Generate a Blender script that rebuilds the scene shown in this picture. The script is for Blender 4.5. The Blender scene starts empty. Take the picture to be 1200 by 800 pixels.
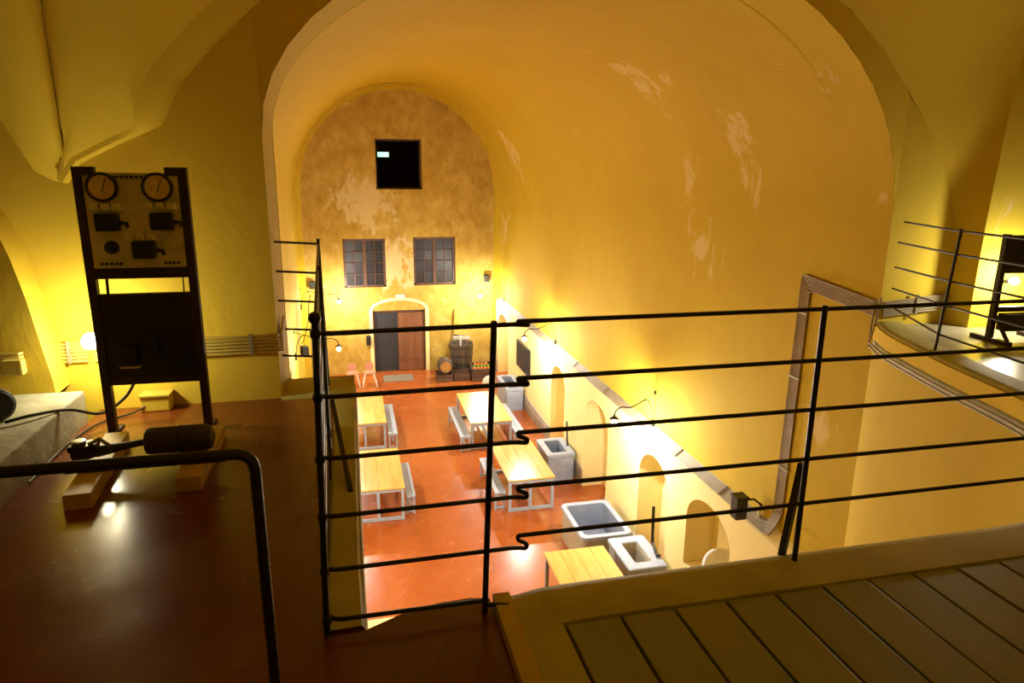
import bpy, bmesh, math, random
from mathutils import Vector, Matrix
import numpy as np

random.seed(7)
# ------------------------------------------------------------------ camera
SC = bpy.context.scene
COL = SC.collection
FPX = 800.0
CAM = np.array([0.0, 0.0, 7.2])
PITCH = math.atan(200 / 800); YAW = math.atan(195 / math.hypot(800, 200)); ROLL = math.radians(0.57)
_fw = np.array([math.sin(YAW) * math.cos(PITCH), math.cos(YAW) * math.cos(PITCH), -math.sin(PITCH)])
_r = np.array([math.cos(YAW), -math.sin(YAW), 0.0]); _u = np.cross(_r, _fw)
_c, _s = math.cos(ROLL), math.sin(ROLL)
RV = _c * _r + _s * _u; UV = -_s * _r + _c * _u; FV = _fw
cd = bpy.data.cameras.new('camera'); cd.sensor_width = 36; cd.sensor_fit = 'HORIZONTAL'
cd.lens = FPX * 36 / 1200; cd.clip_start = 0.05; cd.clip_end = 200
cam = bpy.data.objects.new('camera', cd); COL.objects.link(cam)
m = Matrix.Identity(4)
for i in range(3):
    m[i][0] = RV[i]; m[i][1] = UV[i]; m[i][2] = -FV[i]; m[i][3] = CAM[i]
cam.matrix_world = m
SC.camera = cam

def hit(px, py, **k):
    """point where the ray through pixel (px,py) meets the plane X=, Y= or Z="""
    d = FV + RV * (px - 600) / FPX - UV * (py - 400) / FPX
    a, v = list(k.items())[0]; i = 'XYZ'.index(a)
    t = (v - CAM[i]) / d[i]
    return Vector(CAM + t * d)

# ------------------------------------------------------------------ world, exposure
w = bpy.data.worlds.new('night'); SC.world = w; w.use_nodes = True
w.node_tree.nodes['Background'].inputs[0].default_value = (0.004, 0.003, 0.002, 1)
w.node_tree.nodes['Background'].inputs[1].default_value = 1.0
SC.view_settings.view_transform = 'Standard'; SC.view_settings.look = 'None'
SC.view_settings.gamma = 1.0; SC.view_settings.use_curve_mapping = False
SC.view_settings.exposure = 0.0
SC.cycles.max_bounces = 10; SC.cycles.diffuse_bounces = 7; SC.cycles.glossy_bounces = 4
SC.cycles.sample_clamp_indirect = 6.0
BULB_HALL = 4200.0      # emission of the hall bulbs
BULB_LEFT = 225.0       # bare bulb behind the switchboard
BULB_RIGHT = 850.0      # lamp on the balcony
WARM = (1.0, 0.94, 0.83)

# ------------------------------------------------------------------ materials
def new_mat(name):
    mt = bpy.data.materials.new(name); mt.use_nodes = True
    nt = mt.node_tree; b = nt.nodes['Principled BSDF']
    return mt, nt, b
def N(nt, t, **kw):
    n = nt.nodes.new(t)
    for k, v in kw.items(): setattr(n, k, v)
    return n
def ramp(nt, fac, stops):
    r = N(nt, 'ShaderNodeValToRGB'); e = r.color_ramp.elements
    e[0].position, e[0].color = stops[0][0], (*stops[0][1], 1)
    e[1].position, e[1].color = stops[-1][0], (*stops[-1][1], 1)
    for p, c in stops[1:-1]:
        x = e.new(p); x.color = (*c, 1)
    nt.links.new(fac, r.inputs[0]); return r.outputs[0]
def noise(nt, vec, scale, detail=4, rough=0.55, dist=0.0):
    n = N(nt, 'ShaderNodeTexNoise'); n.inputs['Scale'].default_value = scale
    n.inputs['Detail'].default_value = detail; n.inputs['Roughness'].default_value = rough
    n.inputs['Distortion'].default_value = dist
    nt.links.new(vec, n.inputs['Vector']); return n.outputs[0]
def mathn(nt, op, a, b=None, clamp=False):
    n = N(nt, 'ShaderNodeMath', operation=op, use_clamp=clamp)
    for i, v in enumerate((a, b)):
        if v is None: continue
        if isinstance(v, (int, float)): n.inputs[i].default_value = v
        else: nt.links.new(v, n.inputs[i])
    return n.outputs[0]
def mixc(nt, f, a, b):
    n = N(nt, 'ShaderNodeMix', data_type='RGBA')
    if isinstance(f, (int, float)): n.inputs[0].default_value = f
    else: nt.links.new(f, n.inputs[0])
    for i, v in ((6, a), (7, b)):
        if isinstance(v, tuple): n.inputs[i].default_value = (*v, 1)
        else: nt.links.new(v, n.inputs[i])
    return n.outputs[2]
def bump(nt, b, h, strength=0.2, dist=0.02):
    n = N(nt, 'ShaderNodeBump'); n.inputs['Strength'].default_value = strength; n.inputs['Distance'].default_value = dist
    nt.links.new(h, n.inputs['Height']); nt.links.new(n.outputs[0], b.inputs['Normal'])
def objvec(nt, scale=(1, 1, 1)):
    tc = N(nt, 'ShaderNodeTexCoord'); mp = N(nt, 'ShaderNodeMapping'); mp.inputs['Scale'].default_value = scale
    nt.links.new(tc.outputs['Object'], mp.inputs[0]); return mp.outputs[0]

def plain(name, col, rough=0.6, metal=0.0, var=0.15, scale=6.0, bmp=0.0, spec=0.5):
    mt, nt, b = new_mat(name); v = objvec(nt)
    n = noise(nt, v, scale)
    lo = tuple(c * (1 - var) for c in col); hi = tuple(min(1, c * (1 + var)) for c in col)
    nt.links.new(ramp(nt, n, [(0.3, lo), (0.7, hi)]), b.inputs['Base Color'])
    b.inputs['Roughness'].default_value = rough; b.inputs['Metallic'].default_value = metal
    b.inputs['Specular IOR Level'].default_value = spec
    if bmp: bump(nt, b, noise(nt, v, scale * 4, 6), bmp)
    return mt
def plaster(name, base, dark, pale, mott=0.35, patch=0.72, spots=(), rough=0.85, bmp=0.12, scale=1.0):
    """limewashed plaster: slow mottling, vertical streaks, flaked pale patches (more of them round the given spots)"""
    mt, nt, b = new_mat(name); v = objvec(nt); vs = objvec(nt, (1, 1, 0.6))
    n1 = noise(nt, v, 0.7 * scale, 5, 0.6, 0.4); n2 = noise(nt, vs, 2.6 * scale, 6, 0.65, 0.6)
    mm = mathn(nt, 'ADD', mathn(nt, 'MULTIPLY', n1, 0.5), mathn(nt, 'MULTIPLY', n2, 0.5))
    c = mixc(nt, ramp(nt, mm, [(0.38, (mott,) * 3), (0.62, (0, 0, 0))]), base, dark)
    n3 = noise(nt, vs, 2.2 * scale, 8, 0.68, 0.8)
    if spots:
        geo = N(nt, 'ShaderNodeNewGeometry'); acc = None
        for p, r in spots:
            d = N(nt, 'ShaderNodeVectorMath', operation='DISTANCE'); d.inputs[1].default_value = p
            nt.links.new(geo.outputs['Position'], d.inputs[0])
            k = mathn(nt, 'SUBTRACT', 1.0, mathn(nt, 'DIVIDE', d.outputs['Value'], r), True)
            acc = k if acc is None else mathn(nt, 'MAXIMUM', acc, k)
        n3 = mathn(nt, 'ADD', n3, mathn(nt, 'MULTIPLY', acc, 0.32))
    pm = ramp(nt, n3, [(patch - 0.03, (0, 0, 0)), (patch + 0.05, (0.62,) * 3)])
    c = mixc(nt, pm, c, pale)
    nt.links.new(c, b.inputs['Base Color']); b.inputs['Roughness'].default_value = rough
    b.inputs['Specular IOR Level'].default_value = 0.25
    h = mathn(nt, 'ADD', mathn(nt, 'MULTIPLY', n2, 0.7), mathn(nt, 'MULTIPLY', noise(nt, v, 18, 5), 0.25))
    bump(nt, b, h, bmp, 0.06); return mt
def wood(name, a, c, axis='Y', rough=0.45, scale=9.0):
    mt, nt, b = new_mat(name)
    s = {'X': (0.12, 1, 1), 'Y': (1, 0.12, 1), 'Z': (1, 1, 0.12)}[axis]
    v = objvec(nt, s); n = noise(nt, v, scale, 6, 0.6, 0.8)
    oi = N(nt, 'ShaderNodeObjectInfo')
    f = mathn(nt, 'ADD', n, mathn(nt, 'MULTIPLY', mathn(nt, 'SUBTRACT', oi.outputs['Random'], 0.5), 0.25))
    nt.links.new(ramp(nt, f, [(0.32, a), (0.68, c)]), b.inputs['Base Color'])
    b.inputs['Roughness'].default_value = rough; bump(nt, b, n, 0.06, 0.01); return mt
def emis(name, col, strength):
    mt, nt, b = new_mat(name)
    b.inputs['Base Color'].default_value = (*col, 1)
    b.inputs['Emission Color'].default_value = (*col, 1); b.inputs['Emission Strength'].default_value = strength
    return mt

SPOTS_V = [(hit(860, 150, X=4.9), 0.7), (hit(870, 215, X=5.1), 0.7), (hit(760, 80, X=4.3), 1.2), (hit(930, 60, X=4.6), 0.5), (hit(985, 70, Y=6.2), 0.5),
           (hit(1035, 170, Y=6.0), 0.35), (hit(1042, 240, Y=6.0), 0.4), (hit(800, 220, X=5.15), 1.0), (hit(600, 180, X=4.9), 1.8),
           (hit(820, 290, X=5.2), 1.1), (hit(960, 500, X=5.2), 0.5), (hit(590, 270, X=5.15), 1.5), (hit(1020, 120, Y=6.1), 0.4)]
Y_BASE = (0.57, 0.42, 0.030); Y_DARK = (0.50, 0.33, 0.014); Y_PALE = (0.72, 0.60, 0.32)
M = {}
M['vault'] = plaster('ochre_plaster', Y_BASE, Y_DARK, Y_PALE, 0.5, 0.735, SPOTS_V)
M['gallery'] = plaster('gallery_plaster', (0.72, 0.53, 0.045), (0.66, 0.45, 0.03), (0.8, 0.68, 0.4), 0.35, 0.80,
                       [(hit(1150, 235, Y=5.8), 0.4), (hit(1195, 245, Y=5.4), 0.5), (hit(1048, 330, Y=5.8), 0.25)])
M['far'] = plaster('old_far_plaster', (0.52, 0.37, 0.085), (0.33, 0.195, 0.018), (0.62, 0.53, 0.30), 0.85, 0.64,
                   [(hit(462, 310, Y=24.4), 1.3), (hit(430, 235, Y=24.4), 1.5)], scale=1.5)
M['cream'] = plaster('cream_plaster', (0.84, 0.73, 0.36), (0.80, 0.66, 0.26), (0.85, 0.76, 0.48), 0.4, 0.8)
M['dado'] = plain('grey_dado', (0.42, 0.38, 0.30), 0.7, 0, 0.2, 3, 0.05)
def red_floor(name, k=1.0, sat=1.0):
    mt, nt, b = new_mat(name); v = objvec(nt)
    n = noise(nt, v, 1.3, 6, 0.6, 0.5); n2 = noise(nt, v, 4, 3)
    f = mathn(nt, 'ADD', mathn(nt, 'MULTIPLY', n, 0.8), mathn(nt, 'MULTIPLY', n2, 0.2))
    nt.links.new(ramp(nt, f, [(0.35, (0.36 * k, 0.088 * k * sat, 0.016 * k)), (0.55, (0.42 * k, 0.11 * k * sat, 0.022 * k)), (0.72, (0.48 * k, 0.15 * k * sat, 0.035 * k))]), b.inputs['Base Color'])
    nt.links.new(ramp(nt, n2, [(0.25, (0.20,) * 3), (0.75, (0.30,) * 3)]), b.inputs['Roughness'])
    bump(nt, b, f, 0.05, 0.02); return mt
M['red'] = red_floor('red_floor_paint')
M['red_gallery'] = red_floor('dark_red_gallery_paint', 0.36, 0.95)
M['olive'] = plain('olive_concrete', (0.44, 0.42, 0.14), 0.65, 0, 0.15, 4, 0.08)
M['plank'] = wood('grey_olive_plank', (0.20, 0.20, 0.11), (0.28, 0.28, 0.16), 'Y', 0.42, 6)
M['stripe'] = plain('yellow_edge_paint', (0.55, 0.42, 0.06), 0.6, 0, 0.1)
M['concrete'] = plain('pale_concrete', (0.33, 0.31, 0.22), 0.85, 0, 0.25, 5, 0.25)
M['platform'] = plain('grey_platform', (0.33, 0.30, 0.20), 0.3, 0, 0.2, 4, 0.05)
M['iron'] = plain('black_iron', (0.018, 0.014, 0.010), 0.42, 0.2, 0.3, 20)
M['rust'] = plain('brown_black_frame', (0.035, 0.018, 0.010), 0.5, 0.1, 0.3, 12)
M['sheet'] = plain('dark_sheet_metal', (0.028, 0.024, 0.016), 0.42, 0.2, 0.3, 8)
M['conduit_y'] = plain('yellow_painted_conduit', (0.58, 0.46, 0.09), 0.6, 0, 0.1, 4)
M['conduit'] = plain('grey_brown_conduit', (0.33, 0.26, 0.15), 0.6, 0, 0.15, 4)
M['clip'] = plain('clip_metal', (0.30, 0.26, 0.18), 0.5, 0.3)
M['marble'] = plain('stained_marble_panel', (0.74, 0.68, 0.46), 0.5, 0, 0.25, 7)
M['porcelain'] = plain('cream_porcelain', (0.90, 0.87, 0.74), 0.3, 0, 0.05)
M['bakelite'] = plain('black_bakelite', (0.015, 0.014, 0.013), 0.4, 0, 0.2)
M['dialface'] = plain('yellowed_dial', (0.80, 0.62, 0.32), 0.5, 0, 0.15, 25)
M['top'] = wood('yellow_pine', (0.66, 0.38, 0.085), (0.80, 0.52, 0.15), 'Y', 0.25, 7)
M['grey'] = plain('grey_paint', (0.36, 0.42, 0.54), 0.45, 0, 0.08, 5)
M['stone'] = plain('grey_stone_basin', (0.36, 0.42, 0.54), 0.55, 0, 0.12, 6, 0.05)
M['basin_in'] = plain('blue_grey_basin_lining', (0.20, 0.23, 0.31), 0.4, 0, 0.1, 5)
M['basin_side'] = plain('beige_basin_side', (0.42, 0.39, 0.32), 0.6, 0, 0.1, 5)
M['doorwood'] = wood('brown_door', (0.13, 0.045, 0.014), (0.20, 0.075, 0.025), 'Z', 0.5, 8)
M['darkleaf'] = plain('charcoal_door', (0.022, 0.024, 0.030), 0.4, 0, 0.2)
M['winwood'] = wood('dark_window_wood', (0.05, 0.018, 0.006), (0.09, 0.035, 0.012), 'Z', 0.5, 8)
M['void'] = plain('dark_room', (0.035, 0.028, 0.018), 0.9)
M['stoolwood'] = wood('reddish_stool', (0.42, 0.16, 0.09), (0.55, 0.24, 0.15), 'X', 0.5, 8)
M['white'] = plain('white_paint', (0.78, 0.76, 0.70), 0.5, 0, 0.05)
M['barrel'] = wood('old_barrel', (0.055, 0.042, 0.03), (0.12, 0.085, 0.055), 'Z', 0.7, 12)
M['keg'] = wood('amber_keg', (0.30, 0.15, 0.03), (0.48, 0.27, 0.07), 'Z', 0.5, 12)
M['hoop'] = plain('barrel_hoop', (0.05, 0.045, 0.04), 0.5, 0.6)
M['crate'] = wood('dark_crate', (0.07, 0.04, 0.025), (0.14, 0.08, 0.05), 'X', 0.7, 10)
M['orange'] = plain('orange_fruit', (0.75, 0.20, 0.02), 0.5, 0, 0.1)
M['green'] = plain('green_fruit', (0.16, 0.28, 0.03), 0.5, 0, 0.15)
M['sack'] = plain('pale_sack', (0.60, 0.58, 0.52), 0.8, 0, 0.1, 9, 0.2)
M['mat'] = plain('grey_mat', (0.22, 0.19, 0.16), 0.9, 0, 0.1, 30, 0.2)
M['beam'] = wood('pale_timber', (0.50, 0.34, 0.09), (0.62, 0.45, 0.15), 'Y', 0.55, 6)
M['tool'] = plain('dark_old_wood', (0.040, 0.030, 0.016), 0.55, 0, 0.3, 14, 0.15)
M['tyre'] = plain('dark_rubber', (0.03, 0.03, 0.03), 0.5)
M['hub'] = plain('dull_metal', (0.25, 0.24, 0.2), 0.35, 0.7)
M['screen'] = plain('dark_screen', (0.03, 0.035, 0.05), 0.25)
M['bulb_hall'] = emis('hall_bulb', WARM, BULB_HALL)
M['bulb_left'] = emis('gallery_bulb', (1.0, 0.90, 0.58), BULB_LEFT)
M['bulb_right'] = emis('balcony_bulb', (1.0, 0.93, 0.70), BULB_RIGHT)
M['exit'] = emis('exit_sign_light', (0.45, 1.0, 0.72), 2.0)
def glass():
    mt, nt, b = new_mat('window_glass')
    b.inputs['Base Color'].default_value = (0.03, 0.026, 0.028, 1); b.inputs['Roughness'].default_value = 0.22; b.inputs['Specular IOR Level'].default_value = 0.15
    n = noise(nt, objvec(nt), 3); bump(nt, b, n, 0.05, 0.02); return mt
M['glass'] = glass()
def clear():
    mt, nt, b = new_mat('clear_pane'); b.inputs['Transmission Weight'].default_value = 1
    b.inputs['Roughness'].default_value = 0.0; b.inputs['IOR'].default_value = 1.05; return mt
M['clear'] = clear()

# ------------------------------------------------------------------ mesh helpers
class MB:
    def __init__(s): s.v = []; s.f = []
    def add(s, vs, fs):
        o = len(s.v); s.v += [tuple(p) for p in vs]; s.f += [tuple(i + o for i in f) for f in fs]; return s
    def quad(s, *p): return s.add(p, [tuple(range(len(p)))])
    def box(s, c, d, mat=None, bev=0.0):
        x, y, z = d[0] / 2, d[1] / 2, d[2] / 2
        if bev <= 0:
            vs = [Vector((i * x, j * y, k * z)) for i in (-1, 1) for j in (-1, 1) for k in (-1, 1)]
            fs = [(0, 1, 3, 2), (4, 6, 7, 5), (0, 4, 5, 1), (2, 3, 7, 6), (0, 2, 6, 4), (1, 5, 7, 3)]
        else:
            bm = bmesh.new(); bmesh.ops.create_cube(bm, size=1)
            for q in bm.verts: q.co = Vector((q.co.x * d[0], q.co.y * d[1], q.co.z * d[2]))
            bmesh.ops.bevel(bm, geom=bm.edges[:], offset=bev, segments=2, affect='EDGES', profile=0.6)
            bm.verts.index_update(); vs = [q.co.copy() for q in bm.verts]; fs = [tuple(q.index for q in f.verts) for f in bm.faces]; bm.free()
        if mat is not None: vs = [mat @ q for q in vs]
        c = Vector(c); return s.add([q + c for q in vs], fs)
    def bar(s, a, b, w, h):
        """straight bar with a w x h section from a to b"""
        a, b = Vector(a), Vector(b); d = b - a; L = d.length
        q = d.to_track_quat('Z', 'Y').to_matrix()
        return s.box((a + b) / 2, (w, h, L), q)
    def tube(s, pts, r, n=8, cap=True, closed=False):
        pts = [Vector(p) for p in pts]; rings = []; K = len(pts)
        rr = r if isinstance(r, (list, tuple)) else [r] * K
        t0 = (pts[1] - pts[0]).normalized()
        up = Vector((0, 0, 1)) if abs(t0.z) < 0.9 else Vector((1, 0, 0))
        nx = t0.cross(up).normalized()
        vs = []
        for i, p in enumerate(pts):
            if closed: t = (pts[(i + 1) % K] - pts[i - 1])
            else: t = pts[min(i + 1, K - 1)] - pts[max(i - 1, 0)]
            t.normalize()
            nx = (nx - t * nx.dot(t)).normalized(); ny = t.cross(nx)
            for j in range(n):
                a = 2 * math.pi * j / n
                vs.append(p + (nx * math.cos(a) + ny * math.sin(a)) * rr[i])
        fs = []
        for i in range(K if closed else K - 1):
            for j in range(n):
                a, b2 = i * n + j, i * n + (j + 1) % n
                c2, d2 = ((i + 1) % K) * n + (j + 1) % n, ((i + 1) % K) * n + j
                fs.append((a, b2, c2, d2))
        if cap and not closed:
            fs.append(tuple(range(n))[::-1]); fs.append(tuple((K - 1) * n + j for j in range(n)))
        return s.add(vs, fs)
    def lathe(s, prof, n=24, loc=(0, 0, 0), rot=None):
        """profile (r,z) turned about Z, optional rotation matrix"""
        loc = Vector(loc); vs = []; fs = []
        for r, z in prof:
            for j in range(n):
                a = 2 * math.pi * j / n; p = Vector((r * math.cos(a), r * math.sin(a), z))
                if rot is not None: p = rot @ p
                vs.append(p + loc)
        for i in range(len(prof) - 1):
            for j in range(n):
                fs.append((i * n + j, i * n + (j + 1) % n, (i + 1) * n + (j + 1) % n, (i + 1) * n + j))
        fs.append(tuple(range(n))[::-1]); fs.append(tuple((len(prof) - 1) * n + j for j in range(n)))
        return s.add(vs, fs)
    def grid(s, rows):
        """rows of equal length lofted to quads"""
        o = len(rows[0]); vs = [p for r in rows for p in r]; fs = []
        for i in range(len(rows) - 1):
            for j in range(o - 1): fs.append((i * o + j, i * o + j + 1, (i + 1) * o + j + 1, (i + 1) * o + j))
        return s.add(vs, fs)
    def mesh(s, name, smooth=False):
        me = bpy.data.meshes.new(name); me.from_pydata(s.v, [], s.f); me.validate(); me.update()
        bm = bmesh.new(); bm.from_mesh(me); bmesh.ops.recalc_face_normals(bm, faces=bm.faces[:]); bm.to_mesh(me); bm.free()
        if smooth:
            for p in me.polygons: p.use_smooth = True
            me.set_sharp_from_angle(angle=math.radians(40))
        return me
    def build(s, name, mat, parent=None, smooth=False):
        me = s.mesh(name, smooth); me.materials.append(M[mat])
        o = bpy.data.objects.new(name, me); COL.objects.link(o)
        if parent is not None: o.parent = parent
        return o
def tag(o, label, cat, group=None):
    o['label'] = label; o['category'] = cat
    if group: o['group'] = group
    return o
def thing(name, label, cat, loc=(0, 0, 0), rz=0.0, group=None):
    o = bpy.data.objects.new(name, None); o.empty_display_size = 0.1; COL.objects.link(o)
    o.location = loc; o.rotation_euler = (0, 0, rz)
    return tag(o, label, cat, group)
def struct(o, label=None):
    o['kind'] = 'structure'
    if label: o['label'] = label
    return o
def dup(o, loc=None, rz=None, label=None, parent=None):
    c = o.copy(); COL.objects.link(c)
    if parent is not None: c.parent = parent
    if loc is not None: c.location = loc
    if rz is not None: c.rotation_euler = (0, 0, rz)
    if label: c['label'] = label
    for ch in o.children: dup(ch, parent=c)
    return c
def lerp(a, b, t): return a + (b - a) * t
def catmull(pts, n=6):
    pts = [Vector(p) for p in pts]; out = []
    for i in range(len(pts) - 1):
        p0, p1, p2, p3 = pts[max(i - 1, 0)], pts[i], pts[i + 1], pts[min(i + 2, len(pts) - 1)]
        for k in range(n):
            t = k / n
            out.append(0.5 * ((2 * p1) + (p2 - p0) * t + (2 * p0 - 5 * p1 + 4 * p2 - p3) * t * t + (3 * p1 - p0 - 3 * p2 + p3) * t ** 3))
    out.append(pts[-1]); return out
def fillet(pts, r, n=5):
    """polyline with its corners rounded"""
    pts = [Vector(p) for p in pts]; out = [pts[0]]
    for i in range(1, len(pts) - 1):
        a, b, c = pts[i - 1], pts[i], pts[i + 1]
        ra = min(r, (a - b).length * 0.45, (c - b).length * 0.45)
        p, q = b + (a - b).normalized() * ra, b + (c - b).normalized() * ra
        for k in range(n + 1):
            t = k / n; out.append(p * (1 - t) ** 2 + b * 2 * t * (1 - t) + q * t * t)
    out.append(pts[-1]); return out
def interp(tab, x):
    return float(np.interp(x, [t[0] for t in tab], [t[1] for t in tab]))
def wall_cols(mb, us, bot, top, holes, mp):
    """wall of quads between bot(u) and top(u) less the holes (u0,u1,zb,zt(u)); mp(u,z,depth)->point"""
    us = sorted(set(round(u, 5) for u in us))
    for a, b in zip(us[:-1], us[1:]):
        mid = (a + b) / 2
        hs = sorted([h for h in holes if h[0] < mid < h[1]], key=lambda h: h[2])
        za, zb_ = bot(a), bot(b)
        for h in hs:
            if h[2] > max(za, zb_) + 1e-4: mb.quad(mp(a, za, 0), mp(b, zb_, 0), mp(b, h[2], 0), mp(a, h[2], 0))
            za, zb_ = h[3](a), h[3](b)
        ta, tb = top(a), top(b)
        if ta - za > 1e-4 or tb - zb_ > 1e-4: mb.quad(mp(a, za, 0), mp(b, zb_, 0), mp(b, tb, 0), mp(a, ta, 0))
def reveal(mb, h, depth, mp, n=14, back=True, floor=True):
    us = [lerp(h[0], h[1], 0.5 - 0.5 * math.cos(math.pi * k / n)) for k in range(n + 1)]
    path = [(h[0], h[2])] + [(u, h[3](u)) for u in us] + [(h[1], h[2])]
    if floor: path.append((h[0], h[2]))
    for p, q in zip(path[:-1], path[1:]): mb.quad(mp(*p, 0), mp(*q, 0), mp(*q, depth), mp(*p, depth))
    if back:
        for a, b in zip(us[:-1], us[1:]): mb.quad(mp(a, h[2], depth), mp(b, h[2], depth), mp(b, h[3](b), depth), mp(a, h[3](a), depth))
    return us
def archz(u0, u1, spring, rise):
    c, r = (u0 + u1) / 2, (u1 - u0) / 2
    return lambda u: spring + rise * math.sqrt(max(0, 1 - ((u - c) / r) ** 2))

# ================================================================== THE HALL
YF = 24.4            # far wall
XR = 5.2             # right wall, above the ledge
XL = 5.05            # right wall, below the ledge
ZG = 5.70            # gallery floor
ZP = 5.74            # plank floor
b = MB(); b.quad((-3, 1.5, 0), (9, 1.5, 0), (9, 26, 0), (-3, 26, 0))
struct(b.build('floor', 'red'), 'glossy red painted floor of the lower hall')

a_, c_ = hit(427, 727, Z=.12), hit(560, 697, Z=.12)
b = MB(); b.box((.2, 9.1, .06), (3.2, 2 * (a_.y - 9.1), .12), bev=.01)
struct(b.build('trim_11', 'cream'), 'low cream plinth on the hall floor under the gallery edge')
# hall vault: lofted profiles
def hall_profile(xl, xr, zl, zr, ztop, y, zbl=0.0, zbr=2.7, n=26, cx=None):
    cx = (xl + xr) / 2 if cx is None else cx; pts = [(xl, zbl)]
    for k in range(1, 6): pts.append((xl, lerp(zbl, zl, k / 6)))
    for k in range(n + 1):
        t = math.pi * k / n; z0 = zl if t < math.pi / 2 else zr; a = cx - xl if t < math.pi / 2 else xr - cx
        pts.append((cx - a * math.cos(t), z0 + (ztop - z0) * math.sin(t)))
    for k in range(1, 6): pts.append((xr, lerp(zr, zbr, k / 6)))
    pts.append((xr, zbr))
    return [(p[0], y(p[0]) if callable(y) else y, p[1]) for p in pts]
def ywall(x): return 4.6 + min(max((x + 0.5) / 5.7, 0), 1) * 1.18
YH = 23.9
near = hall_profile(-0.98, XR, 7.0, 6.8, 8.885, lambda x: ywall(x) + 0.62, cx=2.35)
far = hall_profile(-1.75, XR, 6.35, 6.35, 9.95, YH)
rows = []
for k in range(25):
    t = k / 24; rows.append([tuple(lerp(p, q, t) for p, q in zip(a, c)) for a, c in zip(near, far)])
b = MB(); b.grid(rows)
struct(b.build('ceiling', 'vault', smooth=True), 'ochre plastered barrel vault of the hall with flaking patches')

# far wall with arched recess, door, windows
RX0, RX1, RZ, RR = -1.57, 5.03, 6.49, 3.3
rcx = (RX0 + RX1) / 2
rtop = lambda x: RZ + math.sqrt(max(0, RR * RR - (x - rcx) ** 2))
def rect_hole(p, q):
    a, c = hit(*p, Y=YF), hit(*q, Y=YF)
    zt = a.z; return (a.x, c.x, c.z, (lambda u, zt=zt: zt))
H_TOP = rect_hole((439, 162), (495, 222)); H_W1 = rect_hole((401, 280), (453, 336)); H_W2 = rect_hole((484, 278), (534, 333))
dl = hit(437, 368, Y=YF); dr = hit(498, 366, Y=YF)
H_D = (dl.x, dr.x, 0.0, lambda u: 2.29)
holes = [H_TOP, H_W1, H_W2, H_D]
us = [rcx - RR * math.cos(math.pi * k / 44) for k in range(45)] + [h[i] for h in holes for i in (0, 1)]
mpf = lambda u, z, d: (u, YF + d, z)
b = MB(); wall_cols(b, us, lambda u: 0, rtop, holes, mpf)
for h, dp in ((H_TOP, 0.5), (H_W1, 0.22), (H_W2, 0.22), (H_D, 0.3)): reveal(b, h, dp, mpf, back=False, floor=h is not H_D)
struct(b.build('wall_far', 'far'), 'mottled ochre end wall of the hall')
# recess soffit and the stepped ring in front of it
b = MB(); ring_i, ring_o = [], []
path = [(RX0, 0.0)] + [(rcx - RR * math.cos(math.pi * k / 40), RZ + RR * math.sin(math.pi * k / 40)) for k in range(41)] + [(RX1, 0.0)]
b.grid([[(x, YH + 0.0, z) for x, z in path], [(x, YF, z) for x, z in path]])
fo = [(p[0], p[2]) for p in far]
outp = []
for x, z in path:
    if z < RZ: outp.append((-1.75 if x < rcx else XR, z)); continue
    a = math.atan2(z - RZ, x - rcx)
    outp.append((rcx + 0.0 + (3.475 if 1 else 0) * math.cos(a) - 0.005, RZ - 0.05 + 3.5 * math.sin(a)))
b.grid([[(x, YH, z) for x, z in path], [(x, YH, z) for x, z in outp]])
struct(b.build('trim_1', 'vault', smooth=True), 'plastered arch ring round the end wall')

# right lower wall with arched niches, ledge, dado
NI = [(7.75, 9.05), (9.72, 10.92), (12.55, 14.02), (15.55, 16.75), (18.9, 20.0 - 1e-3), (21.9, 23.6)]
NI = [n for n in NI if n[0] != 18.9]
nh = [(a, c, 0.0, archz(a, c, 1.82, 0.50)) for a, c in NI]
nh[0] = (7.75, 9.05, 1.02, archz(7.75, 9.05, 1.9, 0.46))
us = [5.6, YF] + [lerp(a, c, 0.5 - 0.5 * math.cos(math.pi * k / 14)) for a, c in NI for k in range(15)]
us += [lerp(5.6, YF, k / 20) for k in range(21)]
mpr = lambda u, z, d: (XL + d, u, z)
b = MB(); wall_cols(b, us, lambda u: 0, lambda u: 2.62, nh, mpr)
for h in nh: reveal(b, h, 0.5, mpr, floor=h[2] > .1)
b.quad((XL, 5.6, 2.62), (XL, YF, 2.62), (XR + 0.02, YF, 2.74), (XR + 0.02, 5.6, 2.74))
struct(b.build('wall_right', 'cream'), 'cream lower wall of the hall with arched niches')
b = MB(); e = [5.6] + [x for n in sorted(NI)[1:] for x in n] + [YF]
for k in range(0, len(e) - 1, 2):
    a, c = e[k], e[k + 1]
    if c - a > 0.05: b.box((XL - 0.012, (a + c) / 2, 0.22), (0.024, c - a, 0.44))
struct(b.build('baseboard_right', 'dado'), 'grey dado along the foot of the hall wall')

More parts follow.
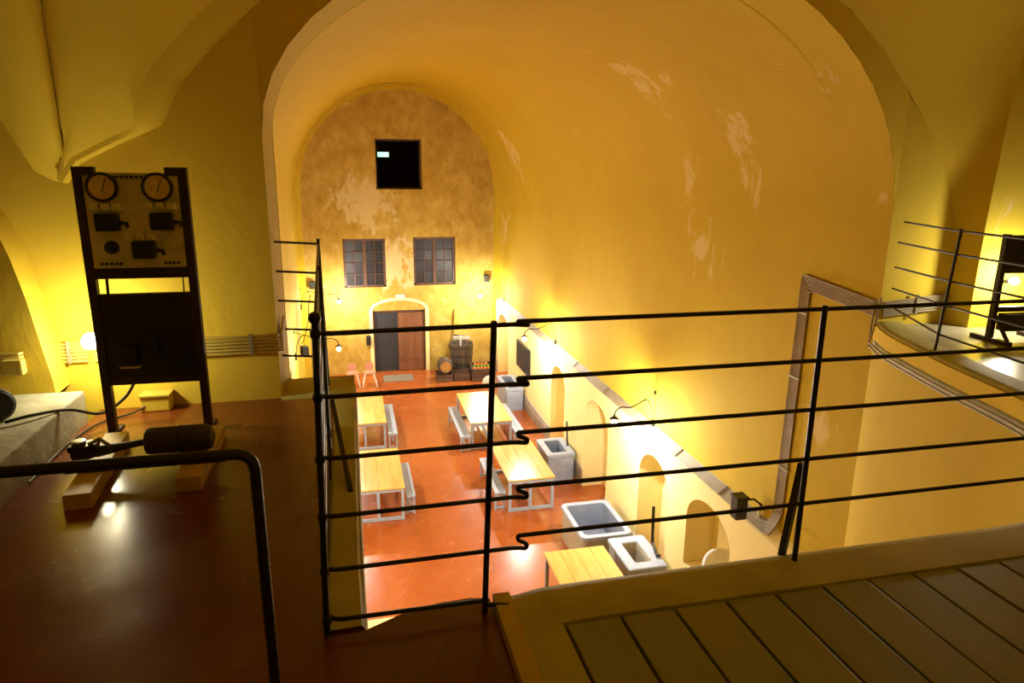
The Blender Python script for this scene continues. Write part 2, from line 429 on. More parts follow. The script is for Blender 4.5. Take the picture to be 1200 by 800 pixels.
# ---- windows and door of the far wall
def casement(n, h, label):
    x0, x1, z0, z1 = h[0], h[1], h[2], h[3](0); y = YF + 0.12
    root = bpy.data.objects.new('window_%d' % n, None); COL.objects.link(root); struct(root, label)
    f = MB(); t = 0.07
    f.box(((x0 + x1) / 2, y, z1 - t / 2), (x1 - x0, 0.1, t)); f.box(((x0 + x1) / 2, y, z0 + t / 2), (x1 - x0, 0.1, t))
    f.box((x0 + t / 2, y, (z0 + z1) / 2), (t, 0.1, z1 - z0)); f.box((x1 - t / 2, y, (z0 + z1) / 2), (t, 0.1, z1 - z0))
    f.box(((x0 + x1) / 2, y, (z0 + z1) / 2), (0.11, 0.11, z1 - z0)); f.build('frame', 'winwood', root)
    xm = (x0 + x1) / 2
    for a, c in ((x0 + t, xm - 0.05), (xm + 0.05, x1 - t)):
        s = MB()
        for k in range(3): s.box((lerp(a, c, k / 2), y - 0.01, (z0 + z1) / 2), (0.035, 0.05, z1 - z0 - 2 * t))
        for k in range(5): s.box(((a + c) / 2, y - 0.01, lerp(z0 + t, z1 - t, k / 4)), (c - a, 0.05, 0.03))
        cs = s.build('casement', 'winwood', root)
        for i in range(2):
            for j in range(4):
                g = MB(); pa, pc = lerp(a, c, i / 2) + 0.017, lerp(a, c, (i + 1) / 2) - 0.017
                za, zc = lerp(z0 + t, z1 - t, j / 4) + 0.015, lerp(z0 + t, z1 - t, (j + 1) / 4) - 0.015
                tl = random.uniform(-0.004, 0.004)
                g.quad((pa, y + 0.01, za), (pc, y + 0.01 + tl, za), (pc, y + 0.01 + tl, zc), (pa, y + 0.01, zc)); g.build('pane', 'glass', cs)
casement(1, H_W1, 'dark wooden casement window left of centre in the end wall')
casement(2, H_W2, 'dark wooden casement window right of centre in the end wall')
root = bpy.data.objects.new('window_3', None); COL.objects.link(root); struct(root, 'square dark upper window high in the end wall')
x0, x1, z0, z1 = H_TOP[0], H_TOP[1], H_TOP[2], H_TOP[3](0)
f = MB(); y = YF + 0.42
for c, d in ((((x0 + x1) / 2, y, z0 + .03), (x1 - x0, .08, .06)), (((x0 + x1) / 2, y, z1 - .03), (x1 - x0, .08, .06)), ((x0 + .03, y, (z0 + z1) / 2), (.06, .08, z1 - z0)), ((x1 - .03, y, (z0 + z1) / 2), (.06, .08, z1 - z0))): f.box(c, d)
f.build('frame', 'winwood', root)
MB().quad((x0 + .05, y, z0 + .05), (x1 - .05, y, z0 + .05), (x1 - .05, y, z1 - .05), (x0 + .05, y, z1 - .05)).build('pane', 'clear', root)
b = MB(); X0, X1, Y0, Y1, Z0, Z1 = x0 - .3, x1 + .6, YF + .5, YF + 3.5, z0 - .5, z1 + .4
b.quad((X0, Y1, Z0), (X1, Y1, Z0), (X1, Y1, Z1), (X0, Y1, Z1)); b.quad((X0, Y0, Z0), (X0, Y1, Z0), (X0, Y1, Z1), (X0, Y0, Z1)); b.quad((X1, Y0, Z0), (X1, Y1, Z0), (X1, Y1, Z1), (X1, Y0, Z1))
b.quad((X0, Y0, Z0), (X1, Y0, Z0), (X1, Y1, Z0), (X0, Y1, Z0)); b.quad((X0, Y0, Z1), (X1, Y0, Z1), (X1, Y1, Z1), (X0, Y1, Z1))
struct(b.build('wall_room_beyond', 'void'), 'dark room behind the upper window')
ep = hit(449, 181, Y=YF + 1.3)
t = thing('exit_sign', 'small green lit emergency sign glowing behind the upper square window', 'sign', ep)
MB().box((0, .03, 0), (.42, .05, .19)).build('housing', 'white', t)
MB().box((.04, -.005, 0), (.28, .02, .15)).build('lit_panel', 'exit', t); MB().box((-.16, -.005, 0), (.06, .02, .15)).build('arrow_panel', 'exit', t)
MB().box((.04, .03, .30), (.02, .02, .44)).build('hanger', 'iron', t)

xm = hit(467, 400, Y=YF).x
root = bpy.data.objects.new('door_1', None); COL.objects.link(root); struct(root, 'double door with a charcoal leaf and a brown panelled leaf')
f = MB()
for x in (dl.x + .03, dr.x - .03): f.box((x, YF + .13, 1.14), (.06, .14, 2.28))
f.box(((dl.x + dr.x) / 2, YF + .13, 2.25), (dr.x - dl.x, .14, .07)); f.build('frame', 'winwood', root)
L = MB(); L.box(((dl.x + xm) / 2 + .03, YF + .16, 1.1), (xm - dl.x - .06, .05, 2.18)); lf = L.build('leaf', 'darkleaf', root)
p = MB(); p.box(((dl.x + xm) / 2 + .03, YF + .13, 1.6), (.5, .02, .85), bev=.006); p.box(((dl.x + xm) / 2 + .03, YF + .13, .58), (.5, .02, .75), bev=.006); p.build('panel', 'darkleaf', lf)
L = MB(); L.box(((dr.x + xm) / 2 - .03, YF + .10, 1.1), (dr.x - xm - .06, .06, 2.18)); lf = L.build('leaf', 'doorwood', root)
for k in range(5): MB().box((lerp(xm, dr.x - .06, (k + .5) / 5), YF + .065, 1.1), ((dr.x - xm) / 5 - .02, .025, 2.12), bev=.005).build('board', 'doorwood', lf)
for z in (.45, 1.75): MB().box(((dr.x + xm) / 2 - .03, YF + .045, z), (dr.x - xm - .12, .02, .12), bev=.004).build('cross_rail', 'doorwood', lf)
MB().tube([(xm + .1, YF + .03, 1.05), (xm + .1, YF - .02, 1.05), (xm + .22, YF - .02, 1.05)], .014).build('handle', 'hub', lf)
# plaster surround with shallow arch
b = MB(); cx, hw = (dl.x + dr.x) / 2, (dr.x - dl.x) / 2
ip = [(cx + (hw + .02) * math.cos(math.pi * (1 - k / 16)), 2.29 + .36 * math.sin(math.pi * k / 16)) for k in range(17)]
op = [(cx + (hw + .14) * math.cos(math.pi * (1 - k / 16)), 2.29 + .47 * math.sin(math.pi * k / 16)) for k in range(17)]
ip = [(dl.x - .0, 0)] + ip + [(dr.x + .0, 0)]; op = [(dl.x - .13, 0)] + op + [(dr.x + .13, 0)]
b.grid([[(x, YF - .04, z) for x, z in ip], [(x, YF - .04, z) for x, z in op], [(x, YF + .01, z) for x, z in op]])
b.grid([[(x, YF - .04, z) for x, z in ip], [(x, YF + .01, z) for x, z in ip]])
struct(b.build('trim_2', 'cream', smooth=False), 'pale plaster surround with a shallow arch over the door')

# ================================================================== GALLERY
# void outline (hall opening in the gallery floor)
arc = lambda cx, cy, r, a0, a1, n=6: [(cx + r * math.cos(math.radians(lerp(a0, a1, k / n))), cy + r * math.sin(math.radians(lerp(a0, a1, k / n)))) for k in range(n + 1)]
CORNER = [(-0.012, 2.045), (0.05, 2.075), (0.13, 2.115), (0.24, 2.14), (0.36, 2.145)]
left_edge = [(-0.5, 5.4), (-0.5, 5.05)] + [(-0.20, 5.05)] + arc(-0.22, 4.85, 0.20, 90, 0)[1:] + [(-0.02, 2.4)] + CORNER + [(0.46, 2.125)]
right_edge = [(0.46, 2.125), (1.4, 2.12), (2.5, 2.12)] + [tuple(p)[:2] for p in catmull([(2.5, 2.12, 0), (3.2, 2.2, 0), (3.9, 2.62, 0), (4.35, 3.3, 0), (4.63, 4.34, 0), (4.93, 5.3, 0), (XR, 5.80, 0)], 5)][1:]
vo = left_edge + right_edge[1:]
b = MB(); b.grid([[(x, y, ZG - .02) for x, y in vo], [(x, y, 3) for x, y in vo], [(x, y, 0) for x, y in vo]])
struct(b.build('wall_gallery_face', 'vault', smooth=True), 'ochre wall face under the gallery edge')
# red floor of the gallery
X0G, Y0G = -1.6, -2.2
poly = [(X0G, Y0G), (0.43, Y0G), (0.43, 2.13)] + CORNER[::-1] + [(-0.02, 4.85), (-0.02, 5.05), (-0.5, 5.05), (-0.5, 4.6), (X0G, 4.6)]
b = MB(); b.quad(*[(x, y, ZG) for x, y in poly])
struct(b.build('floor_gallery', 'red_gallery'), 'dark red painted floor of the gallery')
# olive kerb round the void on the left: thin raised strip
kin = [(-0.5, 4.56), (-0.30, 4.56)] + [(-0.20, 4.52), (-0.15, 4.42)] + [(-0.145, 3.2), (-0.14, 2.35), (-0.14, 2.20), (-0.14, 2.05)]
kout = [(-0.5, 5.06), (-0.22, 5.06)] + [(-0.08, 5.0), (-0.01, 4.80)] + [(-0.01, 3.2), (-0.01, 2.42), (-0.006, 2.25), (-0.003, 2.055)]
b = MB()
b.grid([[(x, y, ZG) for x, y in kin], [(lerp(x, u, .06), lerp(y, v, .06), ZG + .012) for (x, y), (u, v) in zip(kin, kout)], [(lerp(x, u, .85), lerp(y, v, .85), ZG + .012) for (x, y), (u, v) in zip(kin, kout)],
        [(x, y, ZG - .01) for x, y in kout], [(x + .003, y + .003, ZG - .18) for x, y in kout]])
struct(b.build('trim_3', 'olive', smooth=True), 'olive painted kerb along the edge of the stairwell')
# raised sill in front of the planks
b = MB(); prof = [(1.885, ZP - .03), (1.89, ZP + .004), (2.06, ZP + .006), (2.105, ZP - .004), (2.125, ZP - .03), (2.128, ZP - .25)]
xs = [0.50, 0.54, 0.60, 0.72, 1.5, 2.5]
rows = []
for x in xs:
    k = {0.50: .0, 0.54: .55, 0.60: .85}.get(x, 1.0)
    rows.append([(x, y, ZG + (z - ZG) * k if z > ZG else z) for y, z in prof])
for (x, y), (u, v) in zip(right_edge[3:], right_edge[4:] + [right_edge[-1]]):
    d = Vector((u - x, v - y, 0)); d = d.normalized() if d.length > 1e-4 else Vector((.4, .9, 0)).normalized()
    nn = Vector((-d.y, d.x, 0))          # towards the void
    rows.append([tuple(Vector((x, y, z)) + nn * (yy - 2.125)) for yy, z in prof])
b.grid(rows); struct(b.build('trim_4', 'olive', smooth=True), 'olive concrete sill along the edge of the plank floor')
# step edge stripe
b = MB(); b.box((0.462, -.06, ZG + .018), (.06, 4.3, .05)); struct(b.build('trim_5', 'stripe'), 'yellow painted edge of the low step')
b = MB(); b.box((0.56, -.05, ZG + .012), (.14, 4.2, .05)); struct(b.build('trim_6', 'olive'), 'olive strip beside the step edge')
# planks
pf = bpy.data.objects.new('floor_planks', None); COL.objects.link(pf); struct(pf, 'floor of grey olive planks with dark joints')
MB().quad((.55, -2.2, ZG - .01), (4.4, -2.2, ZG - .01), (4.4, 2.0, ZG - .01), (.55, 2.0, ZG - .01)).build('joist_bed', 'void', pf)
pw = 0.196
pm = MB(); pm.box((0, 0, 0), (pw - .012, 4.07, .04), bev=.004); pme = pm.mesh('plank'); pme.materials.append(M['plank'])
for k in range(19):
    o = bpy.data.objects.new('plank', pme); COL.objects.link(o); o.parent = pf
    o.location = (0.735 + k * pw, -.155 + random.uniform(-.006, .006), ZP - .02 + random.uniform(-.002, .002)); o.rotation_euler = (0, random.uniform(-.006, .006), 0)
# balcony platform on the right
rp = [p for p in right_edge if p[0] > 2.9]
b = MB(); b.quad(*([(x, y, ZG) for x, y in rp] + [(XR, 5.8, ZG), (9, 5.8, ZG), (9, -2.2, ZG), (4.2, -2.2, ZG), (2.9, 1.9, ZG)]))
struct(b.build('floor_balcony', 'platform'), 'grey platform floor on the far right')
rp2 = [p for p in right_edge if p[0] > 4.2]
b = MB(); rows = [[], [], [], []]
for x, y in rp2:
    nn = Vector((-.95, .3, 0)).normalized()
    for r, (dz, o) in enumerate(((.012, -.06), (.012, .012), (-.11, .03), (-.13, 0))): rows[r].append((x + nn.x * o, y + nn.y * o, ZG + dz))
b.grid(rows); struct(b.build('trim_7', 'gallery', smooth=True), 'yellow rim along the balcony edge')

# --- front wall of the gallery round the hall arch
XA0, XA1 = -0.5, XR; acx, aa = (XA0 + XA1) / 2, (XA1 - XA0) / 2
def inner(x):
    u = (x - acx) / aa
    if abs(u) >= 1: return None
    return (7.4 + 1.485 * math.sqrt(1 - u * u)) if u < 0 else (6.8 + 2.085 * math.sqrt(1 - u * u))
_b1, _b2 = hit(40, 200, Y=4.6), hit(0, 140, Y=4.6)
OUT = [(-3.4, 8.6), (-3.0, 8.45), (-2.6, 8.2), (-2.3, 7.9), (_b2.x, _b2.z), (_b1.x, _b1.z), (-1.68, 7.12), (-1.6, 7.10), (-1.52, 7.215), (-1.3, 7.33), (-1.06, 7.44), (-.94, 7.67), (-.73, 7.9), (-.43, 8.17), (0.2, 8.52), (1.2, 8.86), (2.35, 9.0), (3.4, 8.9), (4.31, 8.58), (4.8, 8.28), (5.15, 7.98), (5.5, 7.6), (5.79, 7.16), (5.95, 6.75), (6.02, 6.35), (6.1, 6.2)]
XS = [-3.4, -3.0, -2.6, -2.3, _b2.x, _b1.x, -1.68, -1.6, -1.52, -1.4, -1.3, -1.18, -1.06, -1.0, -.94, -.83, -.73, -.6, -.5] + [acx - aa * math.cos(math.pi * k / 52) for k in range(0, 53)] + [5.3, 5.4, 5.5, 5.65, 5.79, 5.87, 5.95, 6.02, 6.1]
def bot(x): v = inner(x); return v if v is not None else (7.4 if abs(x - XA0) < 1e-4 else 6.8 if abs(x - XA1) < 1e-4 else 4.8)
mpw = lambda u, z, d: (u, ywall(u) + d, z)
b = MB(); xs_ = sorted(set(round(x, 5) for x in XS))
for a, c in zip(xs_[:-1], xs_[1:]):
    mid = (a + c) / 2; inside = XA0 < mid < XA1
    za = bot(a) if inside else 4.8; zc = bot(c) if inside else 4.8
    b.quad(mpw(a, za, 0), mpw(c, zc, 0), mpw(c, interp(OUT, c), 0), mpw(a, interp(OUT, a), 0))
struct(b.build('wall_front', 'gallery'), 'yellow gallery wall around the hall arch')
# arch soffit and pier sides
pth = [(XA0, 0.0), (XA0, 3.5), (XA0, 7.4)] + [(acx - aa * math.cos(math.pi * k / 26), bot(acx - aa * math.cos(math.pi * k / 26))) for k in range(1, 26)] + [(XA1, 6.8), (XA1, 5.5), (XA1, 4.0), (XA1, 2.0), (XA1, 0.0)]
b = MB(); b.grid([[(x, ywall(x), z) for x, z in pth], [(x, ywall(x) + .3, z) for x, z in pth], [(x, ywall(x) + .62, z) for x, z in pth]])
kk = [math.pi * k / 26 for k in range(27)]
rin = [(acx - aa * math.cos(t), (7.4 + 1.48 * math.sin(t)) if t < math.pi / 2 else (6.8 + 2.08 * math.sin(t))) for t in kk]
rout = [(2.35 - (3.33 if t < math.pi / 2 else 2.85) * math.cos(t), (7.0 + 1.885 * math.sin(t)) if t < math.pi / 2 else (6.8 + 2.085 * math.sin(t))) for t in kk]
b.grid([[(x, ywall(x) + .62, z) for x, z in rin], [(x, ywall(x) + .625, z) for x, z in rout]])
b.quad((-.5, 5.26, 0), (-1.05, 5.26, 0), (-1.05, 5.26, 8), (-.5, 5.26, 8))
struct(b.build('trim_8', 'vault', smooth=True), 'plastered soffit of the hall arch')

# --- groin vault of the gallery, left part
def relax(rows, it=25):
    for _ in range(it):
        new = [list(r) for r in rows]
        for i in range(1, len(rows) - 1):
            for j in range(1, len(rows[0]) - 1):
                new[i][j] = (rows[i - 1][j] + rows[i + 1][j] + rows[i][j - 1] + rows[i][j + 1]) / 4
        rows = new
    return rows
def groin(s): return Vector((-1.6 + .335 * s, 4.6 - s, 7.10 + 2.1 * math.sqrt(max(0, 1 - (1 - min(s, 3.6) / 3.6) ** 2))))
cx_ = [-1.6, -1.56, -1.52, -1.4, -1.3, -1.18, -1.06, -.94, -.83, -.73, -.58, -.43, -.2, .2, .7, 1.2, 1.8, 2.35]
C0 = [Vector((x, ywall(x), interp(OUT, x))) for x in cx_]
band = []
for i, p in enumerate(C0):
    k = 1.0 if p.x > -1.08 else .35
    t = (C0[min(i + 1, len(C0) - 1)] - C0[max(i - 1, 0)]).normalized()
    n = t.cross(Vector((0, -1, 0))).normalized()
    if n.z < 0: n = -n
    band.append(p + n * .13 * k + Vector((0, -.15 * k, 0)))
b = MB(); b.grid([C0, [lerp(p, q, .35) + Vector((0, -.03, -.0)) for p, q in zip(C0, band)], band])
struct(b.build('trim_9', 'gallery', smooth=True), 'rounded plaster rib above the gallery wall')
b = MB(); Gs = [groin(3.6 * (i / (len(band) - 1)) ** 1.3) for i in range(len(band))]
rows = []
for k in range(9):
    t = k / 8; r = []
    for p, q in zip(band, Gs):
        v = lerp(p, q, t); v = v + Vector((0, 0, .12 * math.sin(math.pi * t))); r.append(v)
    rows.append(r)
b.grid(relax(rows))
# vault over the left wall
W0 = [Vector((x, 4.6, interp(OUT, x))) for x in (-1.6, -1.68, _b1.x, lerp(_b1.x, _b2.x, .5), _b2.x, -2.3, -2.6, -3.0, -3.4)]
Gw = [groin(3.6 * (i / (len(W0) - 1)) ** 1.3) for i in range(len(W0))]
rows = []
for k in range(7):
    t = k / 6; rows.append([lerp(p, q, t) + Vector((0, 0, .08 * math.sin(math.pi * t))) for p, q in zip(W0, Gw)])
b.grid(relax(rows))
# right part of the vault and the crown
CR = [Vector((x, ywall(x), interp(OUT, x))) for x in (2.35, 3.4, 4.31, 4.8, 5.15, 5.5, 5.79, 5.95, 6.02, 6.1)]
GR = [Vector(p) for p in ((2.35, .9, 9.3), (3.6, 2.2, 9.4), (4.8, 3.6, 9.45), (5.6, 4.6, 9.4), (6.1, 5.3, 9.1), (6.12, 5.5, 8.5), (6.08, 5.5, 7.8), (6.06, 5.51, 7.1), (6.05, 5.52, 6.6), (6.05, 5.52, 6.2))]
rows = []
for k in range(9):
    t = k / 8; rows.append([lerp(p, q, t) + Vector((0, 0, .15 * math.sin(math.pi * t) * max(0, 1 - i / 4))) for i, (p, q) in enumerate(zip(CR, GR))])
b.grid(rows)
TOPZ = 9.3
b.quad(tuple(Gs[-1]), (2.35, .9, 9.3), (2.35, -2.3, 9.3), (-1.7, -2.3, 9.3)); b.quad((-3.4, 4.6, 8.6), tuple(Gs[-1]), (-1.7, -2.3, 9.3), (-3.4, -2.3, 8.6))
b.grid([[tuple(p) for p in GR[:5]], [(p.x, -2.3, 9.3) for p in GR[:5]]])
struct(b.build('ceiling_gallery', 'gallery', smooth=True), 'groin vault over the gallery')
tri = MB(); tri.quad(tuple(band[-1]), tuple(C0[-1]), tuple(Gs[-1]), (2.35, .9, 9.3)); struct(tri.build('ceiling_crown', 'gallery'), 'crown of the gallery vault')

# --- left wall with the splayed niche
YPF = 4.38
nedge = [hit(px, py, Y=YPF) for px, py in ((66, 462), (62, 445), (50, 410), (30, 350), (10, 300), (0, 280), (-25, 240), (-70, 190), (-130, 150), (-220, 115))]
b = MB(); b.grid([nedge, [Vector((p.x, 4.61, p.z)) for p in nedge]])
b.grid([[p for p in nedge], [Vector((-3.4, YPF, min(p.z, 8.3))) for p in nedge]])
b.quad((-3.4, 4.6, 5.6), (-3.4, -2.2, 5.6), (-3.4, -2.2, 8.7), (-3.4, 4.6, 8.7))
struct(b.build('wall_left', 'gallery', smooth=True), 'yellow springing pier at the far left of the gallery')
b = MB(); b.box((-2.5, 1.15, 5.79), (1.8, 6.48, .21), bev=.012)
struct(b.build('trim_10', 'concrete'), 'rough pale concrete plinth along the left side of the gallery')

# --- right part: corner pilaster and lit wall
b = MB()
b.grid([[(6.02, 5.78, 5.6), (6.05, 5.52, 5.6)], [(6.02, 5.78, 6.4), (6.05, 5.52, 6.4)], [(6.02, 5.78, 7.4), (6.06, 5.52, 7.4)], [(5.8, 5.78, 9.2), (6.12, 5.5, 9.2)]])
b.grid([[(6.05, 5.52, 5.6), (7.2, 5.42, 5.6), (8.8, 5.3, 5.6)], [(6.06, 5.52, 7.2), (7.2, 5.42, 7.2), (8.8, 5.3, 7.2)], [(6.14, 5.5, 9.3), (7.2, 5.4, 9.3), (8.8, 5.3, 9.3)]])
b.quad((8.8, 5.3, 5.6), (8.8, -2.2, 5.6), (8.8, -2.2, 9.3), (8.8, 5.3, 9.3))
struct(b.build('wall_balcony', 'gallery', smooth=False), 'yellow wall behind the balcony on the far right')
b = MB(); b.quad((-2.4, -2.2, 5.5), (9, -2.2, 5.5), (9, -2.2, 9.5), (-2.4, -2.2, 9.5))
struct(b.build('wall_back', 'gallery'), 'yellow gallery wall behind the viewer')
b = MB(); b.quad((6.1, 5.5, 9.2), (9, 5.5, 9.3), (9, -2.2, 9.3), (6.1, -2.2, 9.2)); struct(b.build('ceiling_balcony', 'gallery'), 'ceiling over the balcony')

# ================================================================== CONDUITS
def conduits(name, label, path_fn, n, r, clips, mat='conduit', cat='conduits'):
    t = thing(name, label, cat, (0, 0, 0))
    for i in range(n):
        MB().tube(path_fn(i), r, 6).build('conduit', mat, t, smooth=True)
    for c in clips: MB().bar(*c).build('clip', 'clip', t)
    return t
def pr(i):
    o = i * 0.027; x = XR - .02
    p = [(lerp(XL + .02, XR - .0, i / 6), 24.2, lerp(2.645, 2.75, i / 6)), (lerp(XL + .02, XR - .0, i / 6), 6.98 + o, lerp(2.645, 2.75, i / 6)), (x, 6.92 + o - .02, 2.95), (x, 6.86 + o, 5.88 + o), (x, 6.86 + o - .10, 5.88 + o), (x, 5.83, 5.80 + o * .9)]
    p = fillet(p, .12, 4); return p
clips = [((XL - .0, y, 2.655), (XR - .01, y, 2.77), .02, .012) for y in (8.2, 9.6, 11.2, 13, 15, 17.5, 20)] + [((XR - .036, 6.84, z), (XR - .036, 7.06, z), .012, .02) for z in (3.6, 4.8, 5.6)]
conduits('conduit_bundle', 'bundle of grey conduits along the hall ledge, bending up to the balcony', pr, 7, .0125, clips)
conduits('conduit_bundle', 'bundle of conduits crossing the gallery wall behind the right balcony rail', lambda i: [(XR + .02, 5.75, 5.80 + i * .024), (5.7, 5.745, 5.84 + i * .024), (6.0, 5.745, 5.86 + i * .024)], 7, .0105, [((5.6, 5.73, 5.8), (5.6, 5.73, 6.02), .02, .01)])
conduits('conduit_bundle', 'bundle of conduits crossing the gallery wall beside the switchboard', lambda i: [(-1.58, 4.575, 6.03 + i * .022), (-.9, 4.575, 6.03 + i * .022), (-.53, 4.575, 6.03 + i * .022), (-.475, 4.62, 6.03 + i * .022), (-.475, 4.85, 6.07 + i * .022 + .03)], 6, .009, [((-1.15, 4.565, 6.02), (-1.15, 4.565, 6.16), .02, .01), ((-.66, 4.565, 6.02), (-.66, 4.565, 6.16), .02, .01)], 'conduit_y')
conduits('conduit_bundle', 'bundle of conduits on the wall left of the glowing bulb', lambda i: [(-1.62, 4.575, 6.03 + i * .022), (-1.8, 4.575, 6.03 + i * .022), (-1.9, 4.36, 6.035 + i * .022), (-2.6, 4.35, 6.05 + i * .022)], 6, .009, [((-1.72, 4.565, 6.02), (-1.72, 4.565, 6.16), .02, .01)], 'conduit_y')
rimp = [p for p in right_edge if p[0] > 4.3]
def rim(i):
    q = [(XR - .03, 5.74 + i * .05, 6.0 - .02 * i), (XR - .04, 5.76 + i * .05, 5.75)] + [(x - .045 - i * .0, y + .02, ZG - .16 - i * .035) for x, y in rimp[::-1][1:]]
    return catmull(q, 3)
conduits('conduit_pair', 'two thin conduits following the curved balcony rim', rim, 2, .011, [])
jb = tag(MB().box(tuple(hit(16, 430, Y=4.33)), (.11, .06, .09), bev=.01).build('junction_box', 'conduit_y'), 'pale junction box on the conduits at the far left', 'junction box')

# ================================================================== RAILINGS
def rail_z(px, ys, Y): return [hit(px, y, Y=Y).z for y in ys]
YR = 2.05
zl = rail_z(500, (386, 458, 528, 594, 655, 712), YR)
zr = rail_z(800, (369, 432, 492, 552, 606), YR)
g = thing('guard_railing', 'black iron guard railing with thin bars round the open well', 'railing', (0.4, YR, ZG))
def gb(mb, name): 
    o = mb.build(name, 'iron', g, smooth=True); o.matrix_parent_inverse = Matrix.Translation((-.4, -YR, -ZG)); return o
_ct, _cb = hit(369, 377, Y=YR), hit(384, 752, Y=YR)
for i in range(6):
    za = zl[i]; XS_ = lerp(_cb.x, _ct.x, (za - _cb.z) / (_ct.z - _cb.z))
    p = [(-.52, 4.83, za - .01), (-.21, 4.83, za - .015), (-.20, 4.83, za - .015)]
    p = [(-.52, 4.84, za + .0), (-.215, 4.80, za - .015), (XS_, YR, za)] if i < 5 else [(-.15, 3.4, za), (XS_, YR, za)]
    if i < 5:
        xj = hit(609, 420 + i * 50, Y=YR).x
        p += [(xj - .02, YR, za + .005), (xj + .022, YR - .012, za + .004), (xj + .022, YR - .012, lerp(za, zr[i], .5)), (xj - .006, YR, lerp(za, zr[i], .6) + .004), (xj - .006, YR, zr[i] + .001), (xj + .05, YR, zr[i] + .001), (3.3, YR + .0, zr[i]), (4.2, 2.9, zr[i])]
        pp = fillet(p[:3], .07, 5) if False else None
        pts = fillet(p, .045, 5)
    else:
        p += [(.405, YR, za)]; pts = fillet(p, .06, 5)
    gb(MB().tube(pts, .0078, 8), 'rail')
def post(top, base, w): gb(MB().tube([base, tuple(Vector(base).lerp(Vector(top), .5)), top], w, 8), 'post')
pt = hit(579, 376, Y=YR); pb = hit(568, 708, Y=YR); post(tuple(pt), (pb.x, YR, ZG - .01), .0105)
pt = hit(967, 358, Y=YR); pb = hit(931, 655, Y=YR); post(tuple(pt), (pb.x, YR, ZP - .02), .0105)
pt = hit(369, 377, Y=YR); pb = hit(384, 752, Y=YR); post((pt.x, YR, pt.z), (pb.x, YR, ZG - .01), .0115)
for i in range(6): 
    t_ = (zl[i] - ZG) / (pt.z - ZG); x = lerp(pb.x, pt.x, t_)
    gb(MB().lathe([(.004, -.018), (.014, -.012), (.017, 0), (.014, .012), (.004, .018)], 10, (x, YR, zl[i] + .0)), 'collar')
gb(MB().lathe([(.006, -.01), (.016, .0), (.02, .012), (.014, .026), (.006, .03)], 10, (pt.x, YR, pt.z)), 'finial')
post((-.215, 4.80, zl[0] + .02), (-.20, 4.80, ZG), .011); post((-.155, 3.45, zl[0] + .02), (-.155, 3.45, ZG), .010)
a, c = hit(940, 543, Y=YR + .03), hit(911, 643, Z=ZP); gb(MB().bar(a, (c.x, c.y - .03, ZP - .01), .024, .024), 'brace')
ba, bb = hit(389, 468, X=-.145), hit(411, 576, Z=ZG + .012)
gb(MB().bar(ba, bb, .022, .022), 'brace')
ba, bb = hit(385, 505, X=-.15), hit(388, 575, Z=ZG + .012)
gb(MB().bar(ba, bb, .012, .012), 'brace')
a = hit(520, 698, Z=ZG); gb(MB().tube([(.405, YR, ZG + .03), (.44, YR - .02, ZG + .04), (.49, YR - .03, ZG + .035)], .008, 6), 'stay')

# near hand rail at lower left
a = hit(300, 530, Y=1.5)
h = thing('hand_rail', 'single black tubular hand rail bending down in the left foreground', 'hand rail', (a.x, 1.5, ZG))
o = MB().tube(fillet([(0, 0, -.01), (-.005, 0, a.z - ZG), (-1.25, 0, a.z - ZG)], .045, 8), .0125, 10).build('bent_tube', 'iron', h, smooth=True)
MB().tube([(-1.2, 0, -.01), (-1.2, 0, a.z - ZG)], .0135, 10).build('post', 'iron', h, smooth=True)
MB().lathe([(.045, 0), (.045, .006), (.015, .012)], 14, (0, 0, 0)).build('foot_plate', 'iron', h)

# balcony railing on the right
g2 = thing('balcony_railing', 'thin black railing on the balcony at far right', 'railing', (5.0, 4.95, ZG))
T2 = Matrix.Translation((-5.0, -4.95, -ZG))
def gb2(mb, name): o = mb.build(name, 'iron', g2, smooth=True); o.matrix_parent_inverse = T2; return o
ends = [(1060, 260), (1053, 284), (1049, 313), (1046, 338), (1049, 362)]
mids = [(1127, 271), (1121, 298), (1115, 330), (1108, 358), (1101, 392)]
far_ = [(1178, 277), (1180, 310), (1182, 348), (1190, 385), (1170, 412)]
pbase = hit(1094, 416, Z=ZG)
for e_, m_, r_ in zip(ends, mids, far_):
    A = hit(*e_, Y=5.70); B_ = hit(*m_, Y=pbase.y + .0)
    Cc = B_ + (B_ - A) * .9; Cc.z = B_.z
    Cc = Vector((B_.x - .18, B_.y - 1.25, B_.z))
    gb2(MB().tube([A, lerp(A, B_, .5), B_, lerp(B_, Cc, .4), Cc], .0095, 8), 'rail')
B0 = hit(1127, 268, Y=pbase.y)
gb2(MB().tube([(pbase.x, pbase.y, ZG - .01), tuple(B0)], .0125, 8), 'post')
gb2(MB().tube([(pbase.x - .18, pbase.y - 1.25, ZG - .01), (B0.x - .18, B0.y - 1.25, B0.z)], .0125, 8), 'post')

